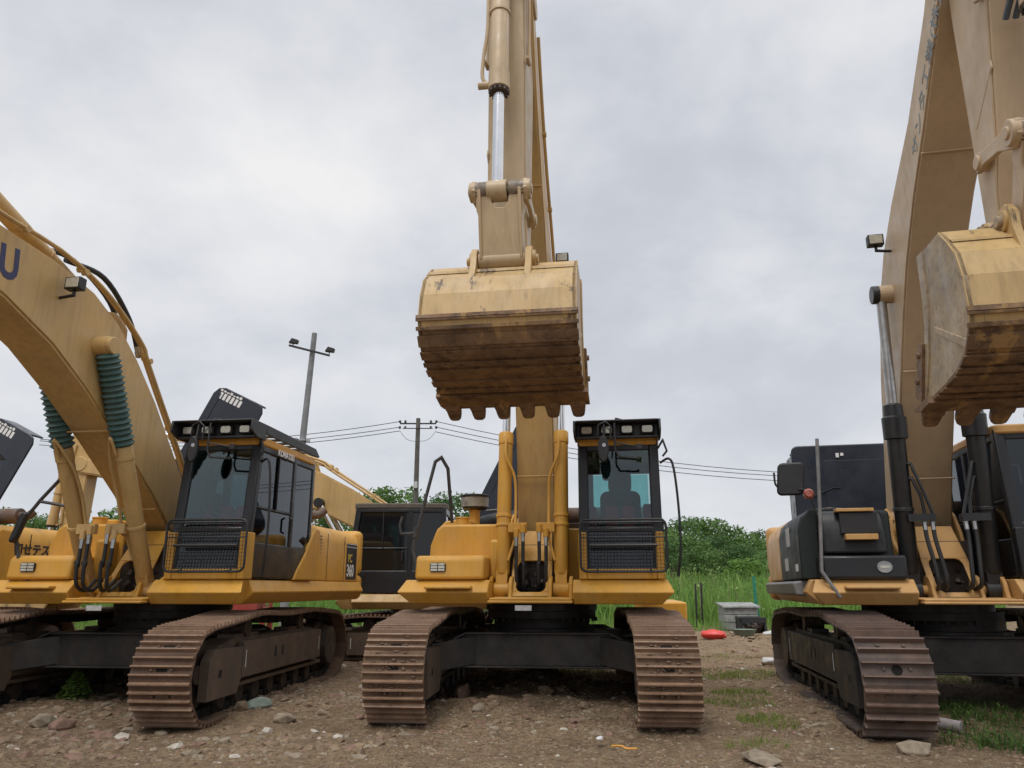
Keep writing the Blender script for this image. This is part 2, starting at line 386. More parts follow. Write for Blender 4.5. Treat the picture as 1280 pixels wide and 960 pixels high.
def bfun(foot,ang,us=1):
    t=R(ang); u=(math.cos(t),math.sin(t)); v=(math.sin(t),-math.cos(t))
    return lambda a,b:(foot[0]+a*us*u[0]+b*v[0],foot[1]+a*us*u[1]+b*v[1])
def cylinder(root,name,A,B,frac,r,rr,x,mat,rodm=CHR,boot=None,gland=None,cap=None):
    """A: barrel end (y,z); B: rod end; barrel length fraction frac"""
    a=V((x,*A)); b=V((x,*B)); d=(b-a); L=d.length; d.normalize()
    m=MB()
    m.cyl((x-.09,*A),(x+.09,*A),r*1.05,20)
    m.beam(a,a+d*.22,.13,r*1.6,(1,0,0))
    e=a+d*(L*frac)
    m.lathe([(.18,r*.9),(.2,r),(L*frac-.16,r),(L*frac-.155,r*1.09),(L*frac-.02,r*1.09),(L*frac,r*.95)],a,d,28)
    for k in(.44,): m.lathe([(0,r*1.13),(.04,r*1.13)],a+d*(L*frac*k),d,24)
    ba=m.build(name,mat,root,.006)
    rd=MB(); rd.cyl(e-d*.05,b,rr,24); rd.build('rod',rodm,ba)
    h=MB(); h.cyl((x-.10,*B),(x+.10,*B),rr*1.9,20); h.build('rod_end',cap or mat,ba,.008)
    if gland:
        g=MB().lathe([(-.20,r*1.12),(.0,r*1.14),(.01,r*1.02)],e,d,28); g.lathe([(.0,r*1.08),(.03,r*1.0),(.05,r*.8)],e,d,28,1)
        for k in range(12):
            q=2*math.pi*k/12; ax=d.orthogonal().normalized(); bx=d.cross(ax); c=e+(ax*math.cos(q)+bx*math.sin(q))*r*.98
            g.cyl(c,c+d*.05,.013,6,1)
        g.build('gland',[mat,gland],ba)
    if boot:
        Lb=(b-e).length-.08; prof=[]; nf=17
        for k in range(nf):
            t=Lb*k/nf; q=1+.04*math.sin(k*2.3); prof+= [(t,r*1.06*q),(t+Lb/nf*.5,r*1.42*q)]
        prof.append((Lb,r*1.0)); MB().lathe(prof,e,d,26).build('bellows',boot,ba,0,20)
    return ba
def boom(root,ang,w,mats,foot=(-.15,2.0),lightside=1,lamp=True,sides=(-1,1),us=1,lift=0,lp=(3.5,.74)):
    f=bfun(foot,ang,us)
    up=[(-.22,-.05),(-.2,.12),(-.05,.28),(.8,.60),(1.5,.86),(2.1,1.02),(2.6,1.10),(3.1,1.07),(3.7,.88),(4.6,.48),(5.6,.22),(6.35,.15),(6.6,.10),(6.68,0)]
    lo=[(6.62,-.13),(6.4,-.2),(5.5,-.19),(4.6,-.05),(3.9,.10),(3.2,.18),(2.6,.16),(1.8,.08),(.9,-.05),(.1,-.24),(-.15,-.2)]
    if lift: lo=[(a,b+lift*math.sin(math.pi*max(0,min(1,a/6.6)))) for a,b in lo]
    pol=[f(*p) for p in up+lo]; m=MB(); m.px(pol,-w+.012,w-.012)
    c=(3.0,.5); pin=[]
    for a,b in up+lo: pin.append(f(a,b-.028 if (a,b) in up else b+.028))
    m.px(pin,-w-.006,-w+.016); m.px(pin,w-.016,w+.006)
    # reinforcing weld plates
    P=f(2.72,.64); F=f(0,0); T=f(6.47,0)
    m.cyl((-w-.15,*P),(w+.15,*P),.105,28); m.cyl((-w-.19,*P),(w+.19,*P),.055,20)
    m.cyl((-w-.04,*F),(w+.04,*F),.18,24)
    # arm cylinder ears on the back of the boom
    for s in(-1,1): m.px([f(*p) for p in [(2.2,1.02),(2.35,1.28),(2.5,1.32),(2.62,1.28),(2.9,1.05)]],s*.12-.02,s*.12+.02)
    for q in((.75,-.15),(4.35,-.005),(2.0,.055)):
        y_,z_=f(*q); m.cyl((-w,y_,z_),(w,y_,z_),.012,6)
    bo=m.build('boom',mats,root,.012)
    if True:
        for s in sides:
            for k,(dx,dv) in enumerate(((.05,.0),(-.03,.055))):
                q=MB(); X=s*(w-.03+dx*1.0)
                pts=[(X,*f(a,b+dv)) for a,b in [(.35,.50),(.85,.70),(1.5,.94),(2.0,1.13),(2.15,1.2),(2.6,1.22),(3.1,1.18),(3.75,.99),(4.6,.58),(5.5,.33),(6.2,.25)]]
                q.tube(spline(pts,3),.022,8)
                for a,b in((1.1,.79),(2.0,1.14),(3.4,1.10),(4.2,.78),(5.1,.43)): q.cyl((X-.03,*f(a-.04,b+dv)),(X+.03,*f(a-.04,b+dv)),.035,8)
                q.build('hydraulic_pipe',mats,bo)
    if lamp:
        s=lightside; y,z=f(*lp); x=s*(w+.16)
        l=MB(); l.box(x-.085,x+.085,y-.05,y+.05,z-.065,z+.065); l.tube([(x,y,z-.06),(x,y,z-.12),(s*w,y,z-.14)],.018,6)
        lo_=l.build('work_light',DRK,bo,.02)
        g=MB(); g.box(x-.068,x+.068,y-.056,y-.049,z-.05,z+.05); g.build('lens',LENS,bo,.004)
    return f,bo
def bucket(root,P,rot,w,mats,x0=0,zs=.80):
    """P: pin (y,z). profile in local pin frame, mouth towards +y"""
    t=R(rot); c,s=math.cos(t),math.sin(t)
    g=lambda a,b:(P[0]+a*c-(b*zs if b<-.2 else b)*s,P[1]+a*s+(b*zs if b<-.2 else b)*c)
    prof=[(.02,-.10),(-.36,-.05),(-.52,-.20),(-.64,-.38),(-.72,-.62),(-.755,-.95),(-.72,-1.08),(-.60,-1.26),(-.40,-1.38),(-.12,-1.45),(.18,-1.50),(.46,-1.55)]
    m=MB(); th=.03; inn=[]
    for i,(a,b) in enumerate(prof):
        p=prof[max(0,i-1)]; q=prof[min(len(prof)-1,i+1)]; d=V((q[0]-p[0],q[1]-p[1])).normalized(); inn.append((a-d.y*th*1.0,b+d.x*th))
    inn=[(a+(a-a2)*0+0,b) for (a,b),(a2,b2) in zip(inn,prof)]
    # inner side lies towards the mouth
    inn=[(p[0]+ (p[0]-q[0])*0 ,p[1]) for p,q in zip(inn,prof)]
    chk=(inn[5][0]-prof[5][0])
    if chk<0: inn=[(2*p[0]-q[0],2*p[1]-q[1]) for p,q in zip(prof,inn)]
    for i in range(len(prof)-1):
        m.px([g(*prof[i]),g(*prof[i+1]),g(*inn[i+1]),g(*inn[i])],-w,w,0 if i<6 else 1)
    side=[(.10,-.06)]+prof[1:]+[(.40,-1.38),(.22,-1.1),(.12,-.8),(.10,-.5)]
    for sx in(-1,1):
        m.px([g(*p) for p in side],sx*w-.014,sx*w+.014,2)
        # rim bar along the mouth and the shell edge
        m.px([g(*p) for p in [(.16,-.06),(.04,-.06),(.03,-.6),(.16,-1.1),(.34,-1.48),(.46,-1.48),(.27,-1.1),(.17,-.8),(.15,-.5)]],sx*w-.028,sx*w+.028,2)
        for i in range(1,len(prof)-1):
            a,b=prof[i],prof[i+1]; p_=inn[i],inn[i+1]
            m.px([g(*a),g(*b),g(p_[1][0],p_[1][1]),g(p_[0][0],p_[0][1])],sx*w-.02,sx*w+.02,0 if i<6 else 1)
        m.px([g(*p) for p in [(-.66,-1.16),(-.05,-.86),(-.04,-.91),(-.62,-1.22)]],sx*(w+.018)-.008,sx*(w+.018)+.008,2)
        # side cutter
        m.px([g(*p) for p in [(.20,-.95),(.30,-.93),(.34,-1.02),(.40,-1.1),(.42,-1.2),(.48,-1.3),(.52,-1.42),(.38,-1.5)]],sx*(w+.035)-.018,sx*(w+.035)+.018,1)
        for q in((.30,-1.04),(.40,-1.28)): m.cyl((sx*(w+.03),*g(*q)),(sx*(w+.075),*g(*q)),.028,8,1)
    # cross wear strips, standing proud of the shell and a little wider
    def strip(i,t0,t1,out=.022,mi=1,ww=w+.03):
        a,b=V(prof[i]),V(prof[i+1]); p,q=a.lerp(b,t0),a.lerp(b,t1); d=(b-a).normalized(); o=V((d.y,-d.x))*out
        if o.dot(V((a.x+.2,a.y+.8)))<0: o=-o
        m.px([g(*p),g(*q),g(*(q+o)),g(*(p+o))],-ww,ww,mi)
    strip(4,.86,1.0,.02,1,w+.035); strip(5,0,.18,.02,1,w+.035); strip(5,.66,.98,.024,1,w+.035); strip(6,.25,.85,.024); strip(7,.1,.55,.024); strip(7,.75,1,.02); strip(8,.2,.6,.024); strip(9,.0,.35,.022); strip(9,.6,.9,.022)
    strip(1,.8,1,.008,0,w-.01)
    m.px([g(*p) for p in [(.20,-1.47),(.56,-1.53),(.58,-1.56),(.40,-1.585),(.18,-1.54)]],-w-.06,w+.06,1)
    # hinge ears
    for sx in(-1,1):
        X=x0+sx*.27
        m.px([g(*p) for p in [(-.66,-.46),(-.55,-.12),(-.53,.02),(-.46,.09),(-.36,.08),(-.28,.03),(-.14,.02),(-.06,.10),(.06,.10),(.12,.0),(.12,-.16),(-.3,-.15),(-.5,-.26)]],X-.03,X+.03,0)
        for q,r in(((-.42,-.03),.085),((0,0),.095)):
            m.cyl((X-.05 if sx<0 else X+.02,*g(*q)),(X-.02 if sx<0 else X+.06,*g(*q)),r,20); m.cyl((X+sx*.02,*g(*q)),(X+sx*.085,*g(*q)),r*.5,16,2)
    ob=m.build('bucket',mats,root,.006)
    for k in range(6):
        X=-w+.06+(2*w-.12)*k/5
        tt=MB(); 
        base=[(-.075,0),(.075,0),(.078,.06),(.07,.13),(.06,.18),(.035,.205),(-.035,.205),(-.06,.18),(-.07,.13),(-.078,.06)]
        o=V((X,*g(.46,-1.545))); ey=(V((0,*g(.46+.80,-1.545-.62)))-V((0,*g(.46,-1.545)))).normalized(); ex=V((1,0,0))
        tt.ext(base,o,ex,ey,.085); tt.ext([(-.085,-.12),(.085,-.12),(.08,.05),(-.08,.05)],o,ex,ey,.12)
        tt.build('tooth',BUND,ob,.018)
    return g
def arm(root,T,P,mats,hw=.2,qs=1):
    """T boom-tip pin, P bucket pin (y,z)"""
    d=V((P[0]-T[0],P[1]-T[1])); L=d.length; d.normalize(); q=V((d.y,-d.x))      # q: towards camera/front
    if q.x>0: q=-q
    f=lambda a,b:(T[0]+d.x*a+q.x*b*qs,T[1]+d.y*a+q.y*b*qs)
    pol=[(-1.0,.10),(-1.02,.30),(-.9,.42),(-.3,.60),(.35,.58),(1.3,.44),(L-.75,.26),(L-.3,.14),(L+.05,.13),(L+.12,0),(L+.05,-.13),(L-.3,-.15),(L-1.0,-.20),(1.0,-.27),(.2,-.30),(-.25,-.22),(-.6,-.05)]
    m=MB(); m.px([f(*p) for p in pol],-hw+.01,hw-.01)
    ins=[(a*(1 if a<0 else 1),b*.93) for a,b in pol]
    m.px([f(*p) for p in ins],-hw-.006,-hw+.014); m.px([f(*p) for p in ins],hw-.014,hw+.006)
    for a,b,r in((0,0,.15),(L,0,.12)): m.cyl((-hw-.07,*f(a,b)),(hw+.07,*f(a,b)),r,24)
    G=(L-.62,.06); m.cyl((-hw-.06,*f(*G)),(hw+.06,*f(*G)),.075,20)
    for s in(-1,1): m.px([f(*p) for p in [(-.15,.5),(-.05,.82),(.08,.86),(.2,.78),(.45,.5)]],s*.13-.02,s*.13+.02)
    for s in(-1,1): m.box(s*hw-.04,s*hw+.04,f(1.0,.2)[0]-.04,f(1.0,.2)[0]+.04,f(1.0,.2)[1]-.04,f(1.0,.2)[1]+.04)
    m.px([f(*p) for p in [(L-1.35,.35),(L-1.28,.36),(L-.95,-.05),(L-1.02,-.08)]],-hw-.009,-hw+.009)
    ob=m.build('arm',mats,root,.01)
    for s in(-1,1):
        p=MB(); X=s*(hw+.035); p.tube([(X,*f(-.4,.25)),(X,*f(.1,.4)),(X,*f(.9,.36)),(X,*f(1.2,.33)),(X,*f(1.25,.5))],.018,8); p.build('hydraulic_pipe',mats,ob)
    return f,G,L,ob
def linkage(root,f,G,L,g,mats,K=None):
    """side links and bucket link"""
    E=V(g(-.42,-.03)); Gw=V(f(*G))
    K=V(K)
    for s in(-1,1):
        m=MB(); X=s*.255; d=(K-Gw); Ln=d.length; d.normalize(); n=V((-d.y,d.x))
        poly=[(-.09,-.05),(-.05,-.09),(.1,-.065),(Ln-.22,-.07),(Ln-.05,-.12),(Ln+.08,-.08),(Ln+.1,.04),(Ln,.12),(Ln-.12,.09),(Ln-.25,.05),(.1,.05),(-.05,.08)]
        m.ext(poly,(X,Gw.x,Gw.y),(0,d.x,d.y),(0,n.x,n.y),.045)
        m.cyl((X-.04,Gw.x,Gw.y),(X+.04,Gw.x,Gw.y),.06,16); m.cyl((X-.05,K.x,K.y),(X+.05,K.x,K.y),.10,20); m.cyl((X-.065,K.x,K.y),(X+.065,K.x,K.y),.05,16)
        m.build('side_link',mats,root,.008)
    m=MB(); d=(E-K); Ln=d.length; d.normalize(); n=V((-d.y,d.x))
    o=(0,K.x,K.y)
    poly=[(-.235,.02),(-.10,.02),(-.085,.12),(-.045,.18),(.045,.18),(.085,.12),(.10,.02),(.235,.02),(.235,.2),(.20,.32),(.20,Ln-.02),(-.20,Ln-.02),(-.20,.32),(-.235,.2)]
    m.ext(poly,o,(1,0,0),(0,d.x,d.y),.15)
    for s in(-1,1): m.ext([(-.11,.0),(.11,.0),(.10,.3),(.09,Ln),(-.09,Ln),(-.10,.3)],(s*.2,K.x,K.y),(0,n.x,n.y),(0,d.x,d.y),.03)
    for s in(-1,1): m.cyl((s*.09,K.x,K.y),(s*.25,K.x,K.y),.10,22,1)
    m.cyl((-.29,K.x,K.y),(.29,K.x,K.y),.05,16,1)
    m.cyl((-.235,E.x,E.y),(.235,E.x,E.y),.085,22)
    m.build('bucket_link',[mats,GREASY],root,.008)
def hose(root,pts,r=.022,mat=None,fit=True,name='hydraulic_hose'):
    p=spline(pts,6); o=MB().tube(p,r,8).build(name,mat or RUB,root)
    if fit:
        a=V(pts[0]); d=(V(p[1])-a).normalized(); q=MB().lathe([(-.06,r*.8),(-.05,r*1.3),(.02,r*1.3),(.02,r*1.05),(.09,r*1.05)],a,d,10); q.build('fitting',STL,root if root.parent else o)
    return o
def cab(root,black=None,cap=YEL,lower=YEL,guard=True,visor=True,tint=False,mirror=True,x0=.575,x1=1.505):
    black=black or CABB
    y0,yt,y1,z0,z1=-1.33,-1.16,.50,1.40,2.96
    m=MB()
    fy=lambda z: y0+(yt-y0)*(z-z0)/(z1-z0)
    # pillars
    for x in(x0+.058,x1-.058): m.beam((x,fy(z0)+.05,z0),(x,fy(z1)+.05,z1),.116,.10,(0,1,0))
    for x in(x0+.035,x1-.035):
        m.box(x-.033,x+.033,-.20,-.10,z0+.3,z1-.02); m.box(x-.033,x+.033,y1-.09,y1,z0+.3,z1-.02)
        m.box(x-.031,x+.031,fy(1.9)+.1,y1-.01,z0,1.80)                 # lower side panel
        m.box(x-.035,x+.035,fy(z1)+.05,y1-.01,z1-.13,z1-.05)               # header
        m.box(x-.03,x+.03,fy(2.2)+.1,-.15,2.17,2.21)
    m.box(x0+.05,x1-.05,fy(z1)+.0,fy(z1)+.1,z1-.12,z1)               # front header
    m.box(x0+.03,x1-.03,fy(1.93),fy(1.93)+.05,1.90,1.96)             # front cross bar
    m.box(x0+.05,x1-.05,fy(1.5),fy(1.5)+.05,z0,1.5)
    m.box(x0+.03,x1-.03,y1-.06,y1-.003,z0,1.95); m.box(x0+.03,x1-.03,y1-.06,y1-.003,z1-.16,z1-.02)
    m.box(x0+.04,x1-.04,y0+.15,y1-.05,z0+.02,z0+.08); m.box(x0+.03,x1-.03,yt+.05,y1-.02,z1-.04,z1)
    C=m.build('cab',black,root,.018)
    if lower:
        l=MB()
        l.box(x0-.004,x0+.085,y0-.004,y0+.09,z0-.01,1.90); l.box(x1-.085,x1+.004,y0-.004,y0+.2,z0-.01,1.90); l.box(x0+.085,x1-.085,y0-.003,y0+.05,z0-.01,z0+.10)
        l.build('lower_front_frame',lower,C,.012)
    r=MB(); r.pz(rrect(x0-.008,x1+.008,yt-.04,y1+.008,.10),z1-.055,z1+.045); r.build('roof_cap',cap,C,.02)
    G=(GLB if tint==2 else GLD) if tint else GLS
    g=MB(); g.ext([(x0+.085,0),(x1-.085,0),(x1-.085,.94),(x0+.085,.94)],(0,fy(1.93)+.025,1.93),(1,0,0),(0,yt-y0,z1-z0) and V((0,(yt-y0)/(z1-z0),1)).normalized(),.006); g.build('windscreen',G,C)
    g=MB(); g.ext([(x0+.085,0),(x1-.085,0),(x1-.085,.42),(x0+.085,.42)],(0,fy(1.48)+.02,1.5),(1,0,0),V((0,(yt-y0)/(z1-z0),1)).normalized(),.006); g.build('lower_windscreen',GLD,C)
    g=MB(); g.pz(rrect(x0+.09,x1-.09,y1-.034,y1-.028,.002,1),1.96,z1-.17); g.build('rear_window',glass('rear_teal_glass',(.55,.80,.80)) if not tint else GLD,C)
    for sx,x in((-1,x0+.02),(1,x1-.02)):
        g=MB(); g.px([(fy(2.2)+.12,2.21),(-.2,2.21),(-.2,z1-.13),(fy(z1-.13)+.12,z1-.13)],x-.003,x+.003); g.build('side_window',GLB if tint==2 else GLD,C)
        g=MB(); g.px([(fy(1.8)+.12,1.80),(-.2,1.80),(-.2,2.17),(fy(2.17)+.12,2.17)],x-.003,x+.003); g.build('side_window',GLB if tint==2 else GLD,C)
        g=MB(); g.px([(-.1,1.80),(y1-.09,1.80),(y1-.09,z1-.13),(-.1,z1-.13)],x-.003,x+.003); g.build('side_window',GLB if tint==2 else GLD,C)
        q=MB(); q.box(x-.012+sx*.018,x+.012+sx*.018,-.66,-.64,2.2,z1-.13); q.build('window_divider',black,C,.003)
        if sx>0: h=MB(); h.tube([(x+.03,-.28,1.95),(x+.07,-.28,1.97),(x+.07,-.28,2.12),(x+.03,-.28,2.14)],.012,6); h.build('door_handle',DRK,C)
    # seat
    s=MB(); cx=(x0+x1)/2
    s.pz(rrect(cx-.25,cx+.25,-.55,-.02,.08),1.78,1.92); s.box(cx-.2,cx+.2,-.5,-.1,1.48,1.78); 
    bk=rrect(-.26,.26,0,.62,.10); s.ext(bk,(cx,-.03,1.9),(1,0,0),V((0,.16,1)).normalized(),.13); s.ext(rrect(-.15,.15,.60,.90,.08),(cx,-.03,1.9),(1,0,0),V((0,.16,1)).normalized(),.10)
    s.build('seat',SEATM,C,.03)
    a=MB()
    for sx in(-1,1): a.box(cx+sx*.34-.06,cx+sx*.34+.06,-.75,-.25,1.75,2.02)
    a.box(cx-.05,cx+.05,-1.05,-.95,1.5,1.95); a.build('console',DRK,C,.02)
    a=MB(); 
    for sx in(-.10,.10): a.ext(rrect(-.075,.075,-.17,.19,.03),(cx+sx,-.80,2.06),(1,0,0),V((0,.2,1)).normalized(),.03)
    a.ext(rrect(-.07,.07,-.16,.16,.03),(cx+.34,-.78,2.10),(1,0,0),(0,0,1),.03); a.ext(rrect(-.05,.05,-.16,.16,.03),(cx-.33,-.78,2.08),(1,0,0),(0,0,1),.03)
    a.build('lever_cover',REDF,C,.008)
    if guard:
        gm=MB(); gx0,gx1,gz0,gz1=x0+.02,x1+.03,1.47,2.03; gy=y0-.07
        gm.tube([(p[0],gy,p[1]) for p in rrect(gx0,gx1,gz0,gz1,.07)],.014,8,closed=True)
        gm.tube([(gx0,gy,1.84),(gx1,gy,1.84)],.006,6)
        gm.tube([(gx0,gy,gz1-.03),(gx1,gy,gz1-.03)],.012,6)
        for z in(1.75,): gm.tube([(gx0+.1,gy-.004,z),(gx1-.1,gy-.004,z)],.018,6)
        nx=26
        for i in range(1,nx): x=gx0+(gx1-gx0)*i/nx; gm.beam((x,gy,gz0),(x,gy,gz1-.02),.0045,.0045)
        for i in range(1,14): z=gz0+(gz1-gz0)*i/14; gm.beam((gx0,gy,z),(gx1,gy,z),.0045,.0045)
        for x in(gx0+.18,gx1-.18): gm.tube([(x,gy,gz0),(x,y0,gz0+.02)],.012,6); gm.cyl((x,gy-.02,gz0),(x,gy,gz0),.018,8)
        gm.build('guard_grille',DRK,C)
    if visor:
        v=MB(); zt=3.15
        v.px([(-1.5,zt-.13),(-1.48,zt-.0),(-1.12,zt),(-1.12,2.955),(-1.34,2.955)],x0-.03,x0-.005); v.px([(-1.5,zt-.13),(-1.48,zt),(-1.12,zt),(-1.12,2.955),(-1.34,2.955)],x1+.005,x1+.03)
        v.box(x0-.005,x1+.005,-1.48,-1.0,zt-.02,zt); v.box(x0-.005,x1+.005,-1.30,-1.27,2.96,zt-.02)
        v.box(x0-.005,x1+.005,-1.36,-1.30,2.955,2.985)
        v.px([(-1.12,3.03),(-1.12,3.15),(y1-.1,3.13),(y1+.05,3.04),(y1,3.02)],x0-.03,x0-.005); v.px([(-1.12,3.03),(-1.12,3.15),(y1-.1,3.13),(y1+.05,3.04),(y1,3.02)],x1+.005,x1+.03)
        for i in range(1,7): v.box(x0-.004,x1+.004,-1.1+.23*i,-1.05+.23*i,3.09,3.12)
        v.build('roof_guard',plain('dusty_black_guard_paint',(.04,.042,.046),.5,0,.3),C,.01)
        for i in range(4):
            X=x0+.12+(x1-x0-.24)*i/3
            l=MB(); l.pz(rrect(X-.075,X+.075,-1.37,-1.305,.02,2),3.0,3.105) if not tint else None
            lb=l.build('work_light',DRK,C,.012)
            q=MB(); q.ext(rrect(X-.058,X+.058,3.015,3.09,.02,3) ,(0,-1.374,0),(1,0,0),(0,0,1),.01); q.build('lens',LENS,C)
    b2=MB(); b2.box(x0+.1,x0+.16,-1.0,-.9,2.2,2.9); b2.box(x0+.05,x0+.2,-1.05,.4,2.84,2.92); b2.ext(rrect(-.07,.07,-.1,.1,.04),(x0+.34,-1.0,2.62),(1,0,0),(0,0,1),.05); b2.tube([(x0+.34,-1.0,2.72),(x0+.42,-1.02,2.80),(x0+.5,-1.02,2.8)],.01,6); b2.build('inner_mirror',DRK,C,.01)
    if mirror:
        q=MB(); X=x0+.34
        q.tube([(X+.42,-1.2,3.13),(X+.12,-1.42,3.17),(X+.10,-1.46,3.1),(X+.10,-1.48,2.80),(X+.14,-1.48,2.72),(X+.34,-1.46,2.70)],.012,8)
        q.tube([(X,-1.2,3.16),(X-.02,-1.5,3.10),(X-.02,-1.53,2.86)],.014,8)
        q.tube([(X-.09,-1.52,2.96),(X-.08,-1.52,3.08),(X-.0,-1.52,3.12),(X+.06,-1.52,3.06),(X+.05,-1.52,2.9)],.010,8)
        mo=q.build('mirror_arm',DRK,C)
        q=MB(); q.ext([(.062*math.cos(R(a))*(1),.15*math.sin(R(a))) for a in range(0,360,18)],(X-.03,-1.55,2.80),(1,0,0),(0,0,1),.05); q.build('mirror',DRK,C,.012)
        q=MB(); q.ext([(.022*math.cos(R(a)),.022*math.sin(R(a))) for a in range(0,360,30)],(X-.02,-1.577,2.84),(1,0,0),(0,0,1),.004); q.build('mirror_badge',STL,C)
        q=MB(); q.tube([(X+.10,-1.47,2.88),(X+.34,-1.43,2.84)],.010,6); q.box(X+.34,X+.40,-1.44,-1.42,2.81,2.87); q.box(X+.34,X+.37,-1.46,-1.44,2.69,2.72); q.build('wiper',DRK,C,.003)
    return C
# ---------------------------------------------------------------- superstructure
def body(root,main=YEL,cat=False,hw=1.0,tank_top=2.04,sidetext=None,left_details=True):
    """front left boxes, frame, side covers, counterweight"""
    m=MB()
    m.box(-1.25,1.30,-1.25,2.6,1.14,1.20)
    m.box(-.43,.50,-1.52,-1.38,1.135,1.165)                     # front lip plate
    m.box(-.42,.49,-1.48,-1.2,1.165,1.19)
    hexr=[(1.30,1.12),(1.46,1.125),(1.595,1.25),(1.53,1.385),(1.30,1.385)]
    m.py(hexr,-1.15,2.65 if not cat else 2.1); m.py([(-x+.1,z) for x,z in hexr][::-1],-1.15,2.65 if not cat else 2.1)
    nose=[(-1.30,1.385),(-1.44,1.25),(-1.34,1.125),(-1.0,1.12),(-1.0,1.385)]; xe=[1.53,1.60,1.46,1.46,1.53]
    for s,xi in((1,.50),(-1,.44)):
        vs=[(s*xi,y,z) for y,z in nose]+[(s*(e-(0 if s>0 else .12)),y,z) for (y,z),e in zip(nose,xe)]
        fs=[(0,1,2,3,4),(9,8,7,6,5)]+[(i,(i+1)%5+5 if 0 else i+5,(i+1)%5+5,(i+1)%5) for i in range(5)]
        m.add(vs,fs)
    m.box(-1.15,-.62,-1.50,-1.38,1.285,1.32)                     # step plate
    m.build('upper_frame',main if not cat else CATY,root,.012)
    # boom foot brackets and cylinder lugs
    b=MB()
    for s in(-1,1): b.px([(-.62,1.16),(-.58,1.6),(-.50,1.9),(-.35,2.12),(-.15,2.22),(.08,2.18),(.6,1.75),(.9,1.2)],s*.335-.02,s*.335+.02)
    for s in(-1,1):
        for dx in(-.118,.118):
            X=s*.345+dx; b.px([(-1.30,1.15),(-1.22,1.19)]+[(-1.02-.16*math.cos(R(a)),1.27+.16*math.sin(R(a))) for a in range(0,181,20)]+[(-.80,1.15)],X-.022,X+.022)
        b.cyl((s*.345-.15,-1.0,1.27),(s*.345+.15,-1.0,1.27),.055,16)
    b.build('boom_bracket',main if not cat else CATY,root,.012)
    c=MB(); ez=V((0,.62,.85)).normalized(); o=(0,-1.17,1.2)
    hole=rrect(-.20,.20,.06,.52,.07)
    # plate with a hole: four strips around
    W=.235; Hh=.95
    c.ext([(-W,0),(W,0),(W,.06),(-W,.06)],o,(1,0,0),ez,.02)
    c.ext([(-W,.50),(W,.50),(W*.86,Hh),(-W*.86,Hh)],o,(1,0,0),ez,.02)
    for s in(-1,1): c.ext([(s*W,.06),(s*.17,.06),(s*.17,.50),(s*W,.50)],o,(1,0,0),ez,.02)
    for sx in(-1,1):
        for zz in(0,1): 
            y_=.06 if zz==0 else .50; sg=1 if zz==0 else -1
            c.ext([(sx*.17,y_),(sx*.11,y_),(sx*.15,y_+sg*.02),(sx*.17,y_+sg*.07)],o,(1,0,0),ez,.02)
    c.build('front_cover',main if not cat else CATY,root,.006)
    d=MB(); d.box(-.3,.3,-.75,-.7,1.2,1.8); d.box(-.31,.31,-1.2,.3,1.19,1.2)
    rnd=random.Random(4)
    for _ in range(16):
        x=rnd.uniform(-.17,.17); z=rnd.uniform(1.28,1.62); y=-.98+(z-1.28)*.6+rnd.uniform(.02,.12); d.cyl((x,y,z),(x+rnd.uniform(-.06,.06),y+.02,z+rnd.uniform(-.08,.08)),rnd.uniform(.012,.035),10)
    d.build('valve_block',SHOED,root,.004)
    # left boxes
    if not cat:
        t=MB(); t.px([(-1.36,1.39),(-1.33,1.62),(-1.28,1.655),(-.70,1.66),(-.70,1.39)],-1.30,-.50); t.box(-.50,-.36,-1.0,-.7,1.39,1.85)
        T=t.build('tool_box',main,root,.035,35,3)
        l=MB(); l.ext(rrect(-1.12,-.94,1.475,1.575,.02),(0,-1.355,0),(1,0,0),(0,0,1),.02); L=l.build('headlight',DRK,T)
        g=MB()
        for i in range(3):
            for j in range(2): g.box(-1.11+j*.085,-1.035+j*.085,-1.37,-1.365,1.483+i*.031,1.507+i*.031)
        g.build('lens',LENS,T)
        t=MB(); t.py([(-1.30,1.40),(-1.28,1.80),(-1.20,2.0),(-1.12,2.05),(-.30,2.05),(-.30,1.40)],-.76,.1)
        T=t.build('fuel_tank',main,root,.03,35,3)
        q=MB(); q.cyl((-.98,-.3,2.04),(-.98,-.3,2.16),.09,16); q.cyl((-.98,-.3,2.155),(-.98,-.3,2.175),.098,16); q.build('filler_cap',main,T,.006)
    else:
        t=MB(); t.px([(-1.38,1.385),(-1.37,1.63),(-.75,1.635),(-.75,1.385)],-1.34,-.50); t.px([(-1.33,1.65),(-1.28,2.0),(-1.2,2.11),(-.3,2.12),(-.3,1.65)],-1.30,-.66)
        T=t.build('storage_box',BLK,root,.03,35,3)
        MB().box(-1.14,-.76,-1.36,-1.2,2.09,2.125).build('tread_plate',CATY,T,.006); MB().box(-1.08,-.76,-1.42,-1.3,1.79,1.85).build('tread_plate',CATY,T,.006)
        q=MB(); q.box(-1.11,-.73,-1.335,-1.30,1.86,2.08); q.build('step_recess',DRK,T,.004)
        l=MB(); l.ext([(.075*math.cos(R(a)),.06*math.sin(R(a))) for a in range(0,360,20)],(-.73,-1.385,1.51),(1,0,0),(0,0,1),.02); L=l.build('headlight',STL,T); g=MB(); g.ext([(.055*math.cos(R(a)),.014*math.sin(R(a))) for a in range(0,360,20)],(-.73,-1.398,1.51),(1,0,0),(0,0,1),.01); g.build('lens',LENS,T)
        t=MB(); t.py([(-1.30,1.40),(-1.30,1.9),(-1.24,2.05),(-1.1,2.12),(-.56,2.12),(-.56,1.40)],-1.15,.3)
        T=t.build('fuel_tank',CATB,root,.04,35,3)
        q=MB(); q.cyl((-1.0,-.2,2.1),(-1.0,-.2,2.24),.07,14); q.build('filler_cap',CATY,T,.006)
    # side covers
    rt=2.17
    sd=CATB if cat else main
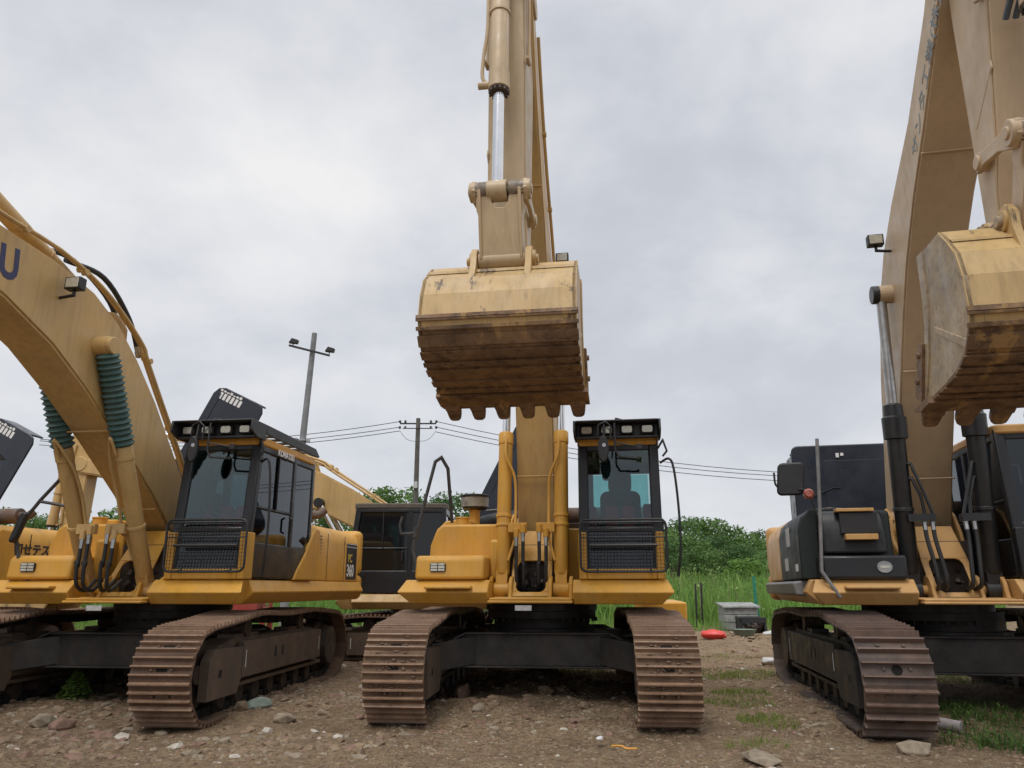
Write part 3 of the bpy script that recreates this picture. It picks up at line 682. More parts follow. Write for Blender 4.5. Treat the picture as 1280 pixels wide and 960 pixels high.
    def shell(s):
        return [(s*1.0,1.39),(s*1.50,1.39),(s*1.50,1.92),(s*1.46,2.06),(s*1.36,2.15),(s*1.2,rt),(s*1.0,rt)]
    a=MB(); po=shell(1); a.py(po,.58,2.62 if not cat else 2.1)
    a.px([(-.02,1.39),(.06,1.50),(.30,1.72),(.50,1.98),(.64,2.10),(.60,1.39)],1.44,1.512 if cat else 1.572)
    if not cat: a.px([(.60,1.39),(.64,2.10),(.9,2.08),(1.1,1.39)],1.44,1.512)
    if cat is False: pass
    A=a.build('side_cover',sd,root,.02,35,3)
    if True:
        q=MB()
        for i in range(7): q.box(1.495,1.504,.86,1.02,1.72+i*.045,1.735+i*.045)
        q.build('vent_louvre',STB,A)
        for yy in(1.25,1.95): MB().box(1.497,1.5025,yy,yy+.012,1.40,2.05).build('panel_seam',STB,A)
    a=MB(); po=[(x*(1 if cat else .93),z) for x,z in shell(-1)[::-1]]; a.py(po,-.05 if not cat else -1.0,2.62 if not cat else .7)
    B=a.build('side_cover',sd,root,.02,35,3)
    if cat: MB().py(po,.72,2.1).build('side_cover',CATY,root,.02,35,3)
    if cat:
        q=MB(); q.box(-1.506,-1.502,-.35,-.05,1.78,2.0); B1=q.build('sticker',WHT2,B); 
        q=MB(); q.box(-1.506,-1.502,-.05,.25,1.50,1.65); q.build('sticker',WHT2,B); q=MB(); q.box(-1.506,-1.502,-.82,-.62,1.48,1.56); q.build('sticker',WHT,B)
        q=MB(); q.py([(-1.57,1.22),(-1.59,1.36),(-1.40,1.388),(-1.40,1.2)],-.9,2.0); q.build('side_bumper',GREYP,B,.02)
    cw=MB(); pl=[(-1.5,2.62),(-1.5,2.82),(-1.40,2.99),(-1.1,3.10),(-.6,3.16),(.6,3.16),(1.1,3.10),(1.40,2.99),(1.5,2.82),(1.5,2.62)]
    ro=-.5 if cat else 0; pl=[(x,y+ro) for x,y in pl]; cw.pz(pl,1.12,1.5); cw.pz([(x*.995,2.62+ro+(y-2.62-ro)*.97) for x,y in pl],1.5,2.19)
    cw.build('counterweight',CATY if cat else main,root,.09,35,4)
    e=MB(); e.box(-.98,.98,.75,2.6+ro,1.4,2.02); e.box(-1.0,1.0,2.45+ro,2.6+ro,2.0,2.2); e.box(-.95,.95,.6,.78,1.4,2.16)
    e.build('engine',SHOED,root,.01)
    f=MB(); f.box(-.3,1.0,.12,.62,1.2,2.05); f.build('pump_compartment',main if not cat else CATB,root,.02)
    u=MB(); u.cyl((.15,1.35,2.33),(1.18,1.35,2.33),.115,20); u.lathe([(0,.05),(.1,.06),(.13,.115)],(.02,1.35,2.33),(1,0,0),20); u.tube(spline([(1.18,1.35,2.33),(1.3,1.35,2.33),(1.36,1.4,2.4)],4),.06,12); u.build('muffler',RUSTM,root)
def kom_extras(root,mirror_on_rail=False):
    c=MB(); c.cyl((-.97,.45,2.0),(-.97,.45,2.36),.075,16)
    C=c.build('intake_pipe',YEL,root,.004)
    p=MB().lathe([(0,.12),(.02,.17),(.05,.18)],(-.97,.45,2.34),(0,0,1),28).lathe([(0,.20),(.03,.205),(.04,.18)],(-.97,.45,2.51),(0,0,1),28).build('pre_cleaner',DRK,C)
    MB().lathe([(0,.19),(.13,.195)],(-.97,.45,2.38),(0,0,1),28).build('dust_bowl',plain('cloudy_plastic_bowl',(.33,.31,.26),.4,0,.3,10),C)
    h=MB(); h.tube(spline([(-.97,.65,2.12),(-.80,.8,2.2),(-.5,.95,2.26),(-.1,1.0,2.26)],6),.12,14); h.build('air_duct',RUB,root)
    # front left handrail
    q=MB(); pts=[(-1.22,-1.28,1.37),(-1.28,-1.3,1.46),(-1.34,-1.32,1.72),(-1.33,-1.32,1.80),(-1.10,-1.32,2.74),(-1.03,-1.31,2.79),(-.955,-1.28,2.66),(-.945,-1.05,2.05)]
    if mirror_on_rail:
        pts=[(-1.04,-1.3,1.37),(-1.20,-1.3,1.60),(-1.26,-1.32,1.83),(-1.17,-1.32,2.10),(-1.03,-1.32,2.29),(-.74,-1.30,2.64)]
        q.tube(pts,.021,10); q.tube([(-1.04,-1.32,2.27),(-.8,-1.3,2.23),(-.60,-1.28,2.19),(-.56,-1.26,2.1)],.018,8)
    else:
        q.tube(pts,.021,10); q.tube([(-1.32,-1.32,1.92),(-1.38,-1.36,1.90),(-1.47,-1.38,1.90),(-1.49,-1.38,2.0),(-1.46,-1.38,2.1)],.014,8)
        q.cyl((-1.32,-1.32,1.86),(-1.31,-1.32,1.98),.034,10)
    H=q.build('handrail',RAIL,root)
    if mirror_on_rail:
        k=MB(); k.ext(rrect(-.065,.065,-.18,.18,.05),(-1.21,-1.37,1.97),V((.85,-.5,0)).normalized(),V((.32,0,1)).normalized(),.07); k.build('mirror',DRK,H,.02)
    q=MB(); q.tube([(1.5,-1.15,2.86),(1.56,-1.2,2.95),(1.60,-1.2,2.82),(1.55,-1.2,2.76)],.012,8)
    q.tube(spline([(1.52,-1.1,2.70),(1.62,-1.14,2.74),(1.67,-1.15,2.62),(1.70,-1.15,2.2),(1.70,-1.15,1.75),(1.66,-1.1,1.42)],6),.014,8)
    q.build('cab_handrail',DRK,root)
    t=MB(); t.box(-.12,.06,-1.525,-1.521,1.06,1.115); t.build('data_plate',WHT2,root)
def hood(root,hinge,ang,w=1.35,d=.80,y0=.95,y1=2.35,stickers=True,mat=HOOD):
    """deep engine hood standing open, hinged about the length axis of the machine"""
    t=R(ang); u=V((math.cos(t),0,math.sin(t))); n=V((math.sin(t),0,-math.cos(t))); o=V((hinge[0],0,hinge[1]))
    m=MB()
    P=lambda a,b,y:(o+u*a+n*b+V((0,y,0)))
    prof=[(.0,d),(.0,.16),(.05,.05),(.16,0),(w-.16,0),(w-.05,.05),(w,.16),(w,d-.15)]
    inn=[(.03,d),(.03,.17),(.07,.08),(.17,.03),(w-.17,.03),(w-.07,.08),(w-.03,.17),(w-.03,d-.15)]
    ring=prof+inn[::-1]
    # skin with three walls
    for i in range(len(prof)-1):
        q=[prof[i],prof[i+1],inn[i+1],inn[i]]
        m.ext(q,(o.x,(y0+y1)/2,o.z),u,n,y1-y0)
    for y in(y0,): m.ext([(.0,d-.1),(.0,.16),(.05,.05),(.16,0),(w-.16,0),(w-.05,.05),(w,.16),(w,d-.14),(w-.03,d-.05),(w-.12,d),(.1,d),(.03,d-.04)][::-1],(o.x,y,o.z),u,n,.035)
    H=m.build('engine_hood',mat,root,.012)
    r=MB(); r.ext([(.12,.12),(w-.12,.12),(w-.12,.14),(.12,.14)],(o.x,y0-.02,o.z),u,n,.012)
    for k in range(3): r.ext([(.25+.33*k,.02),(.29+.33*k,.02),(.29+.33*k,.05),(.25+.33*k,.05)],(o.x,(y0+y1)/2,o.z),u,n,y1-y0-.1)
    r.build('stiffening_rib',mat,H)
    q=MB(); q.tube([P(.35,.2,y0-.05),P(.5,.45,y0-.05),P(.3,.6,y0-.05)],.012,6); q.tube([P(.1,.6,y0+.1),V((o.x+.15,y0+.1,2.15))],.014,6); q.build('hood_stay',GREYP,H)
    if stickers:
        s=MB(); rnd=random.Random(9)
        for k in range(6): s.ext([(w-.20,.12+.075*k),(w-.09,.125+.075*k),(w-.09,.175+.075*k),(w-.20,.17+.075*k)],(o.x,y0-.018,o.z),u,n,.006)
        for k in range(7): a=.10+.062*k; hgt=rnd.uniform(.02,.045); s.ext([(w-.075,a),(w-.075+hgt,a),(w-.075+hgt,a+.045),(w-.075,a+.045)],(o.x,y0-.018,o.z),u,n,.006)
        s.build('warning_sticker',WHT,H)
    return H
def feeds(root,mat,sgn_list=(-1,1),x=.345,A=(-1.02,1.27),top=(-1.1,3.05),cat=False,cl=2.0,hoses=True):
    """steel feed pipes and hoses beside each boom cylinder"""
    for s in sgn_list:
        X=s*x; i=-s   # inner side
        yy=lambda z: A[0]+(top[0]-A[0])*(z-A[1])/(top[1]-A[1])
        m=MB()
        m.tube(spline([(X+i*.02,yy(top[1]-.1)-.12,top[1]-.1),(X+i*.03,yy(2.9)-.14,2.85),(X+i*.13,yy(2.6)-.08,2.6),(X+i*.145,yy(2.3)-.03,2.3),(X+i*.145,yy(cl)-.05,cl)],5),.018,8)
        m.lathe([(0,.098),(.035,.098)],(X,yy(cl),cl),(0,(top[0]-A[0])/(top[1]-A[1]),1),20)
        m.box(X+i*.09-.02 if i>0 else X-.29,X+.29 if i>0 else X+i*.09+.02,yy(cl)-.12,yy(cl)-.05,cl-.07,cl+.04)
        for k,dx in enumerate((.17,.25)): m.cyl((X+i*dx,yy(cl)-.13,cl-.13+.05*k),(X+i*dx,yy(cl)-.13,cl-.03+.05*k),.032,10); 
        m.tube(spline([(X+i*.14,yy(cl)-.03,cl-.07),(X+i*.14,yy(1.8)-.02,1.85),(X+i*.07,yy(1.6)-.06,1.6)],4),.018,8)
        m.build('feed_pipe',mat,root,.004)
        if hoses:
            for k,dx in enumerate((.17,.25)):
                y=yy(cl)-.13; x0=X+i*dx; x1=X+i*(dx+.0)
                hose(root,[(x0,y,cl-.14+.05*k),(x0,y-.01,cl-.40),(x1+i*.01*k,y-.03,1.55),(x1+i*.01,y,1.33),(x1+i*.04,y+.12,1.27),(x1+i*.03,y+.28,1.38)],.021)
def machine(name,loc,yaw,label,cat='excavator',group='row of crawler excavators'):
    r=empty(name,(loc[0],loc[1],0),R(-yaw)); tag(r,label,cat,group); return r
FOOT=(-.15,2.0); CY=(-1.02,1.27)
# ---- centre machine
def build_centre():
    r=machine('excavator',(.376,10.07),8.5,'yellow excavator in the middle, its bucket hanging high straight in front of its boom')
    undercarriage(r,3.5,SHOEC,False,.30,True,'c')
    body(r); kom_extras(r); cab(r); hood(r,(-1.40,2.25),63,1.9,.8,1.9,2.3,False,HOOD,)
    ANG=110; f,bo=boom(r,ANG,.235,TAN,FOOT,1)
    P=f(2.72,.64); T=f(6.47,0)
    L=math.hypot(P[0]-CY[0],P[1]-CY[1]); fr=1.93/L
    for s in(-1,1): cylinder(r,'boom_cylinder',CY,P,fr,.085,.05,s*.345,TAN if 0 else YEL)
    d=((P[0]-CY[0])/L,(P[1]-CY[1])/L); top=(CY[0]+d[0]*1.93,CY[1]+d[1]*1.93)
    feeds(r,YEL,top=top)
    B=(-2.75,4.43); af,G,La,ab=arm(r,T,B,PALE)
    g=bucket(r,B,-3,.72,[BKT,BUND,BKT])
    K=(-3.32,5.10); linkage(r,af,G,La,g,PALE,K)
    top=af(.05,.80); Lc=math.hypot(K[0]-top[0],K[1]-top[1])
    bc=cylinder(r,'bucket_cylinder',top,K,.60,.10,.057,-.03,PALE,gland=SHOED)
    d=V((0,K[0]-top[0],K[1]-top[1])).normalized(); a=V((-.03,*top))
    q=MB(); q.tube(spline([a+V((-.13,-.02,0))+d*.35,a+V((-.13,-.02,0))+d*1.0,a+V((-.17,0,0))+d*1.35,a+V((-.18,0,0))+d*1.62,a+V((-.13,0,0))+d*1.72],5),.02,8); q.cyl(a+V((-.22,0,0))+d*1.74,a+V((-.05,0,0))+d*1.74,.04,10); q.build('hydraulic_pipe',PALE,bc)
    hose(bc,[a+V((-.13,-.02,0))+d*.36,a+V((-.2,-.05,0))+d*.50,a+V((-.27,-.02,.0))+d*.3,a+V((-.22,.2,.2))+d*-.1],.028)
    hose(bc,[a+V((.30,.1,0))+d*.1,a+V((.30,-.0,0))+d*.45,a+V((.36,.05,0))+d*.5,a+V((.40,.2,0))+d*.0],.03)
    ac=cylinder(r,'arm_cylinder',f(2.5,1.25),af(-.93,.25),.62,.09,.055,0,TAN)
def build_left():
    r=machine('excavator',(-4.29,10.07),7.6,'yellow excavator left of the middle one, green bellows on its cylinders, 360 on its side')
    undercarriage(r,3.3,SHOE,False,.30,False,'l')
    for ch in r.children:
        if ch.name.startswith(('track','car_body')): ch.location=ch.location+V((-.08,0,0))
    body(r); kom_extras(r,True); C=cab(r,x0=.62,x1=1.55); hood(r,(-1.66,2.73),64,2.0,.95,1.9,2.2,True)
    f,bo=boom(r,153,.25,TAN,FOOT,1); P=f(2.72,.64); T=f(6.47,0)
    L=math.hypot(P[0]-CY[0],P[1]-CY[1]); fr=1.72/L
    for s in(-1,1): cylinder(r,'boom_cylinder',CY,P,fr,.09,.05,s*.36,TAN,boot=GREENB)
    d=((P[0]-CY[0])/L,(P[1]-CY[1])/L); top=(CY[0]+d[0]*1.7,CY[1]+d[1]*1.7); feeds(r,TAN,top=top,x=.36,cl=1.95)
    # lettering on the boom side
    y,z=f(3.82,.20); y2,z2=f(2.82,.20); y3,z3=f(3.82,1.20)
    ex=V((0,y2-y,z2-z)); ey=V((0,y3-y,z3-z)); 
    A_=V((-3.607,4.196)); e1=V((1,.1)).normalized(); e2=V((-e1.y,e1.x))
    bd=(V(f(5.9,.02))-V(f(4.1,.2))).normalized()
    for k,ch in enumerate('USTAMOK'):
        p=A_+bd*(.29*k)-e1*.12-e2*.145; text(ch,.42,(.2575,p.x,p.y),(0,e1.x,e1.y),(0,e2.x,e2.y),BLUE,bo,bold=.016,squeeze=.8)
    B=(T[0]-.55,T[1]-2.9); af,G,La,ab=arm(r,T,B,TAN); g=bucket(r,B,-5,.72,[BKT,BUND,BKT]); K=(B[0]-.6,B[1]+.5); linkage(r,af,G,La,g,TAN,K)
    cylinder(r,'bucket_cylinder',af(.05,.80),K,.6,.10,.057,0,TAN,gland=SHOED); cylinder(r,'arm_cylinder',f(2.5,1.22),f(6.6,.62),.62,.09,.055,0,TAN)
    hose(bo,[(.1,*f(2.0,1.25)),(.12,*f(2.4,1.42)),(.12,*f(3.0,1.45)),(.1,*f(3.5,1.15))],.03); hose(bo,[(-.05,*f(2.1,1.25)),(-.05,*f(2.6,1.5)),(-.05,*f(3.3,1.4)),(-.05,*f(3.7,1.12))],.03)
    # number sticker at the rear side
    s=MB(); s.box(1.501,1.5035,2.05,2.52,1.42,1.96); S=s.build('number_sticker',STB,r)
    q=MB()
    for z in(1.90,1.945): q.box(1.502,1.506,2.05,2.52,z,z+.012)
    q.build('stripe',WHT2,S)
    text('PC',.17,(1.5055,2.12,1.68),(0,1,0),(0,0,1),YLT,S,bold=.004,squeeze=.9); text('360',.25,(1.5055,2.08,1.47),(0,1,0),(0,0,1),WHT,S,bold=.006,squeeze=.85)
    text('KOMATSU',.10,(1.585,-.78,2.845),(0,1,0),(0,0,1),WHT,C,bold=.003)
    for ch in r.children:
        if ch.name.split('.')[0] in('boom','boom_cylinder','arm','bucket','side_link','bucket_link','bucket_cylinder','arm_cylinder','feed_pipe','hydraulic_hose'): ch.location.x-=.12
    return r
def build_far_left():
    r=machine('excavator',(-8.70,10.3),9,'yellow excavator cut by the left edge with dark characters on its side and hood open')
    undercarriage(r,5.0,SHOE,False,.30,False,'l')
    body(r); kom_extras(r,True); cab(r); hood(r,(-.80,2.61),64,1.6,.95,1.9,2.2,True)
    f,bo=boom(r,153,.25,TAN,FOOT,1); P=f(2.72,.64); T=f(6.47,0); L=math.hypot(P[0]-CY[0],P[1]-CY[1])
    for s in(-1,1): cylinder(r,'boom_cylinder',CY,P,1.72/L,.09,.05,s*.36,TAN)
    d=((P[0]-CY[0])/L,(P[1]-CY[1])/L); feeds(r,TAN,top=(CY[0]+d[0]*1.7,CY[1]+d[1]*1.7),x=.36,cl=1.95)
    B=(T[0]-.55,T[1]-2.9); af,G,La,ab=arm(r,T,B,TAN); g=bucket(r,B,-5,.72,[BKT,BUND,BKT]); K=(B[0]-.6,B[1]+.5); linkage(r,af,G,La,g,TAN,K)
    cylinder(r,'bucket_cylinder',af(.05,.80),K,.6,.10,.057,0,TAN,gland=SHOED); cylinder(r,'arm_cylinder',f(2.5,1.25),af(-.93,.25),.62,.09,.055,0,TAN)
    text('昭和せテス昭',.175,(1.506,.78,1.77),(0,1,0),(0,0,1),STB,r,bold=.006)
def build_right():
    r=machine('excavator',(4.885,9.346),12,'excavator at the right edge with black boom cylinders, black body and grey sided bucket')
    undercarriage(r,2.5,SHOER,True,.30,False,'r')
    for ch in r.children:
        if ch.name.startswith(('track','car_body')): ch.location=ch.location+V((.19,0,0))
    body(r,CATY,True); cab(r,BLK,CATY,BLK,guard=False,visor=False,tint=True,mirror=False)
    f,bo=boom(r,128,.28,RPAL,FOOT,-1,True,(),lp=(3.3,.84)); P=f(2.72,.64); T=f(6.47,0); L=math.hypot(P[0]-CY[0],P[1]-CY[1])
    cyb=plain('black_cylinder_paint',(.022,.023,.025),.38,0,.2)
    for s in(-1,1):
        bc=cylinder(r,'boom_cylinder',CY,P,1.90/L,.095,.055,s*.40,cyb,STL,cap=cyb)
        a=V((s*.40,*CY)); d=V((0,P[0]-CY[0],P[1]-CY[1])).normalized()
        MB().lathe([(1.62,.10),(1.63,.125),(1.86,.128),(1.88,.105),(2.0,.10),(2.02,.07)],a,d,28).build('gland',cyb,bc)
        i=-s
        m=MB(); X=s*.40; m.box(min(X,X+i*.27),max(X,X+i*.27),-1.25,-1.12,1.98,2.06)
        m.tube([(X+i*.04,-1.17,2.62),(X+i*.10,-1.22,2.60),(X+i*.17,-1.23,2.35),(X+i*.26,-1.23,2.03)],.018,8); m.tube([(X+i*.04,-1.15,2.46),(X+i*.10,-1.2,2.44),(X+i*.16,-1.21,2.25),(X+i*.18,-1.21,2.03)],.018,8); m.build('feed_pipe',cyb,bc)
        for dx in(.16,.24): hose(r,[(X+i*dx,-1.21,1.98),(X+i*dx,-1.23,1.80),(X+i*(dx+.03),-1.28,1.5),(X+i*(dx+.04),-1.27,1.33),(X+i*(dx+.06),-1.12,1.28)],.022)
    B=(-3.88,4.02); af,G,La,ab=arm(r,T,B,RPAL,.2)
    g=bucket(r,B,4,.72,[BKT,BUND,BSIDE],0,.84); K=(B[0]-.72,B[1]+.50); linkage(r,af,G,La,g,RPAL,K)
    tp=af(.05,.8); bk=cylinder(r,'bucket_cylinder',tp,K,.6,.10,.057,0,PALE,gland=SHOED)
    for dx in(-.12,-.05,.05): hose(bk,[(dx,*af(.4,.72)),(dx,*af(.9,.85)),(dx-.02,*af(1.3,.8)),(dx,*af(1.5,.5))],.025,plain('blue_grey_hose',(.10,.14,.20),.5))
    cylinder(r,'arm_cylinder',f(2.5,1.25),af(-.93,.25),.62,.09,.055,0,PALE)
    ex=V((0,-3.664+2.685,6.332-5.578)).normalized(); ey=V((0,ex.z,-ex.y)); a0=V((-2.62,5.53))-V((ey.y,ey.z))*.11
    text('サンタ工業(株)',.215,(-.2875,*a0),ex,ey,FADE,bo,squeeze=1.05)
    # open black engine door standing up
    m=MB(); m.ext(rrect(-1.20,.30,2.15,3.22,.09),(0,1.0,0),(1,0,0),(0,0,1),.05); m.box(-1.2,-1.14,1.0,1.5,2.2,3.1); m.box(-1.15,.25,1.0,1.5,3.16,3.19)
    H=m.build('engine_hood',HOOD,r,.015)
    q=MB(); q.ext(rrect(-.80,.1,2.3,3.0,.05),(0,.972,0),(1,0,0),(0,0,1),.012); q.tube([(-1.0,.96,2.5),(-.7,.96,2.62),(-.6,.96,2.62)],.008,6); q.build('inner_panel',HOOD,H,.004)
    q=MB(); q.box(-.62,-.58,.955,.972,3.04,3.10); q.box(-.56,-.52,.955,.972,3.06,3.10); q.box(.1,.16,.955,.972,3.06,3.09); q.build('sticker',WHT,H)
    q=MB(); q.tube([(-1.20,-1.42,1.20),(-1.36,-1.42,1.47),(-1.32,-1.42,2.0),(-1.268,-1.42,2.88)],.019,10); q.build('handrail',GREYP,r)
    q=MB(); q.tube(spline([(-1.28,-1.0,2.12),(-1.35,-.95,2.36),(-1.50,-.85,2.40),(-1.66,-.85,2.44),(-1.68,-.85,2.6)],5),.012,8); A=q.build('mirror_arm',DRK,r)
    q=MB(); q.ext(rrect(-.15,.15,-.19,.19,.06),(-1.50,-.85,2.52),V((1,-.1,0)).normalized(),V((.1,0,1)).normalized(),.07); q.build('mirror',DRK,A,.02)
    q=MB().lathe([(0,.045),(.05,.058),(.08,.058),(.10,.04)],(-1.36,-1.05,2.30),(0,-1,.2),16).build('beacon',plain('red_and_chrome_horn',(.5,.16,.12),.25,.6),r)
    q=MB(); q.tube(spline([(-.52,-.9,2.0),(-.42,-1.0,1.85),(-.40,-1.0,1.7),(-.34,-1.0,1.58)],5),.06,10); q.tube(spline([(-.50,-.95,2.02),(-.52,-1.0,1.8),(-.44,-1.05,1.62)],5),.035,8); q.build('fabric_wrap',CATY,r)
    q=MB(); q.box(.9,1.1,-1.30,-1.18,3.02,3.12); L1=q.build('work_light',DRK,r,.02); g_=MB(); g_.box(.915,1.085,-1.308,-1.301,3.03,3.11); g_.build('lens',LENS,L1)
    q=MB(); q.box(.75,.80,-1.24,-1.2,1.14,1.2) ; 
def build_back():
    r=machine('excavator',(-1.68,15.6),91,'excavator standing sideways behind the others, black cab and low boom pointing left'); r.location.z=-.2
    undercarriage(r,0,SHOE,False,.30,False,'l')
    body(r,TAN); cab(r,BLK,plain('dusty_grey_roof',(.12,.105,.085),.8),BLK,guard=False,visor=False,tint=2,mirror=False)
    f,bo=boom(r,166,.25,TAN,(-.15,2.2),-1,False,us=1.12,lift=.2)
    P=f(1.95,.42); T=f(6.47,0); L=math.hypot(P[0]-CY[0],P[1]-CY[1])
    for s in(-1,1): cylinder(r,'boom_cylinder',CY,P,.5,.085,.05,s*.35,TAN,cap=RUB)
    B=(T[0]-.05,T[1]-2.5); af,G,La,ab=arm(r,T,B,TAN,.2,.55); g=bucket(r,B,-30,.6,[BKT,BUND,BKT]); K=(B[0]-.55,B[1]+.5); linkage(r,af,G,La,g,TAN,K)
    cylinder(r,'bucket_cylinder',af(.05,.80),K,.6,.09,.05,0,TAN,gland=SHOED); cylinder(r,'arm_cylinder',f(2.5,1.25),af(-.93,.25),.62,.09,.055,0,TAN)
    hose(bo,[(.1,*f(3.2,1.15)),(.1,*f(2.9,1.3)),(.1,*f(2.5,1.32)),(.1,*f(2.0,1.15))],.03)
    q=MB(); q.box(.256,.26,*sorted((f(3.4,.8)[0],f(3.9,.8)[0])),f(3.6,.62)[1],f(3.6,.75)[1]); q.build('sticker',WHT,bo)
build_centre(); build_left(); build_far_left(); build_right(); build_back()
# ---------------------------------------------------------------- ground
def hgt(x,y):
    n=noise.noise; h=.035*n(V((x*.9,y*.9,0)))+.022*n(V((x*2.6,y*2.6,3)))+.018*n(V((x*6,y*6,5)))
    h-=.015
    if y>13:
        k=min(1,(y-13)/3); h+=k*(.10*n(V((x*.35,y*.55,7)))+.06*n(V((x*1.1,y*1.7,9)))+.03*n(V((x*4,y*5,2))))
    if y>22: h+=min(1.2,(y-22)*.02)
    if y>7.7: h+=.075*min(1,(y-7.7)/.8)*(.75+.5*n(V((x*1.7,y*1.7,13))))
    if 8.2<y<13 and -1.0<x<1.5: h+=.16*math.exp(-((x-.3)/.8)**2)*math.exp(-((y-10.6)/1.6)**2)*(1+.8*n(V((x*4,y*4,1))))
    return h
def axis_pts(lo,hi,f0,f1,fine,grow=1.16):
    out=[]; v=f0
    while v<=f1: out.append(v); v+=fine
    s=fine; v=f1
    while v<hi: s*=grow; v+=s; out.append(v)
    s=fine; v=f0; pre=[]
    while v>lo: s*=grow; v-=s; pre.append(v)
    return pre[::-1]+out
xs=axis_pts(-700,700,-7.5,8,.065); ys=axis_pts(-60,1500,5.2,14.5,.065,1.07)
vs=[(x,y,hgt(x,y) if -60<x<60 and y<120 else (hgt(0,100) if y>80 else 0)) for y in ys for x in xs]
nx=len(xs); fs=[(j*nx+i,j*nx+i+1,(j+1)*nx+i+1,(j+1)*nx+i) for j in range(len(ys)-1) for i in range(nx-1)]
def ground_mat():
    m,nt,b,_=newmat('brown_gravelly_dirt'); v=coords(nt)
    c=mixc(nt,ramp(nt,noi(nt,v,.7,6,.6),[(.35,0),(.68,1)]),(.335,.23,.135),(.21,.137,.078))
    c=mixc(nt,ramp(nt,noi(nt,v,1.6,7,.7,.5),[(.48,0),(.62,.7)]),c,(.17,.11,.068))
    c=mixc(nt,ramp(nt,noi(nt,v,5,8,.75),[(.40,0),(.66,.8)]),c,(.41,.32,.205))
    c=mixc(nt,ramp(nt,noi(nt,v,21,8,.8),[(.47,0),(.62,.85)]),c,(.12,.078,.05))
    vo=nt.nodes.new('ShaderNodeTexVoronoi'); nt.links.new(v,vo.inputs['Vector']); vo.inputs['Scale'].default_value=34
    peb=ramp(nt,vo.outputs['Distance'],[(.18,1),(.34,0)])
    hs=nt.nodes.new('ShaderNodeSeparateColor'); nt.links.new(vo.outputs['Color'],hs.inputs[0])
    pc=ramp(nt,hs.outputs[0],[(0,(.13,.09,.07)),(.5,(.26,.20,.16)),(.85,(.36,.31,.26)),(1,(.55,.52,.48))])
    mk=nt.nodes.new('ShaderNodeMath'); mk.operation='MULTIPLY'; nt.links.new(peb,mk.inputs[0]); nt.links.new(ramp(nt,hs.outputs[1],[(.45,0),(.55,1)]),mk.inputs[1])
    c=mixc(nt,mk.outputs[0],c,pc)
    nt.links.new(c,b.inputs['Base Color']); b.inputs['Roughness'].default_value=.9; b.inputs['Specular IOR Level'].default_value=.2
    ad=nt.nodes.new('ShaderNodeMath'); ad.operation='ADD'; nt.links.new(noi(nt,v,16,10,.75),ad.inputs[0]); nt.links.new(mk.outputs[0],ad.inputs[1])
    bump(nt,b,ad.outputs[0],1.0,.055); return m
GM=ground_mat()
me=bpy.data.meshes.new('ground'); me.from_pydata(vs,[],fs); me.materials.append(GM); me.polygons.foreach_set('use_smooth',[True]*len(fs))
g=bpy.data.objects.new('ground',me); COL.objects.link(g); tag(g,kind='structure')
# ---- rubble (stuff)
rnd=random.Random(21)
STN=[plain('brown_stone',(.27,.19,.12),.9,0,.3,12,.3),plain('grey_brown_stone',(.31,.25,.18),.9,0,.25,12,.3),plain('reddish_stone',(.27,.165,.12),.9,0,.25,12,.3),plain('pale_chip',(.50,.45,.38),.8,0,.15,12,.2)]
def scat(n,x0,x1,y0,y1,rs,pw,name,ok=lambda x,y:True):
    m=MB()
    for _ in range(n):
        x=rnd.uniform(x0,x1); y=y0+(y1-y0)*rnd.random()**1.2
        if not ok(x,y): continue
        if noise.noise(V((x*.8,y*.8,11)))+rnd.uniform(-.35,.5)<-.05: continue
        r=rs[0]+(rs[1]-rs[0])*rnd.random()**pw
        mi=rnd.choices((0,1,2,3),(.60,.22,.16,.02))[0]
        m.rock((x,y,hgt(x,y)-r*.05),r,(1.25,1,.62),mi,rnd)
    o=m.build(name,STN,None,0,0); tag(o,kind='stuff'); return o
o=scat(30000,-7.5,8,5.6,13,(.006,.026),1.8,'gravel'); 
def okr(x,y): return True
o=scat(3000,-7.5,-1.1,6.6,11.5,(.02,.078),2.6,'rubble')
o=scat(1500,-1.2,4.6,7.6,13,(.018,.06),3.0,'rubble')
o=scat(3500,-8,14,13,26,(.03,.11),2.5,'rubble')
rt=[]
def gnd(px_,py_):
    a=(px_-640)/950; b=(480-py_)/950; dx,dy,dz=a,C15-b*S15,S15+b*C15; k=-1.3/dz; return dx*k,dy*k
S15,C15=math.sin(R(15)),math.cos(R(15))
stones=[(322,888,.13,1,'pale greenish lump of rubble beside the track of the green-booted excavator'),(300,893,.09,0,'low brown stone left of the pale greenish lump'),(355,902,.09,1,'rounded grey stone right of the pale greenish lump'),(577,880,.13,2,'orange brown stone between the tracks of the middle excavator'),(598,897,.07,1,'small whitish stone near the middle of the dirt mound'),(683,880,.09,0,'dark brown stone right of the orange brown one'),(1140,938,.12,1,'pale pointed stone leaning on the front of the rightmost track'),(375,845,.10,1,'flat grey stone near the rear of the left track'),(55,905,.12,1,'pale flat stone near the bottom left corner'),(75,912,.10,2,'reddish stone in the rubble at bottom left'),(550,875,.08,2,'small reddish stone beside the middle left track'),(730,893,.07,0,'small brown stone beside the middle right track')]
for i,(x,y,r,mi,lb) in enumerate(stones):
    X,Y=gnd(x,y); q=MB(); q.rock((0,0,0),r*1.15,(1.2,1,.75),0,random.Random(i+5))
    o=q.build('stone',STN[mi],None,.012,0); o.location=(X,Y,hgt(X,Y)+r*.25)
    if i==0: o.data.materials[0]=plain('greenish_concrete',(.30,.36,.30),.9,0,.3,10,.3)
    tag(o,lb,'stone','larger stones on the dirt')
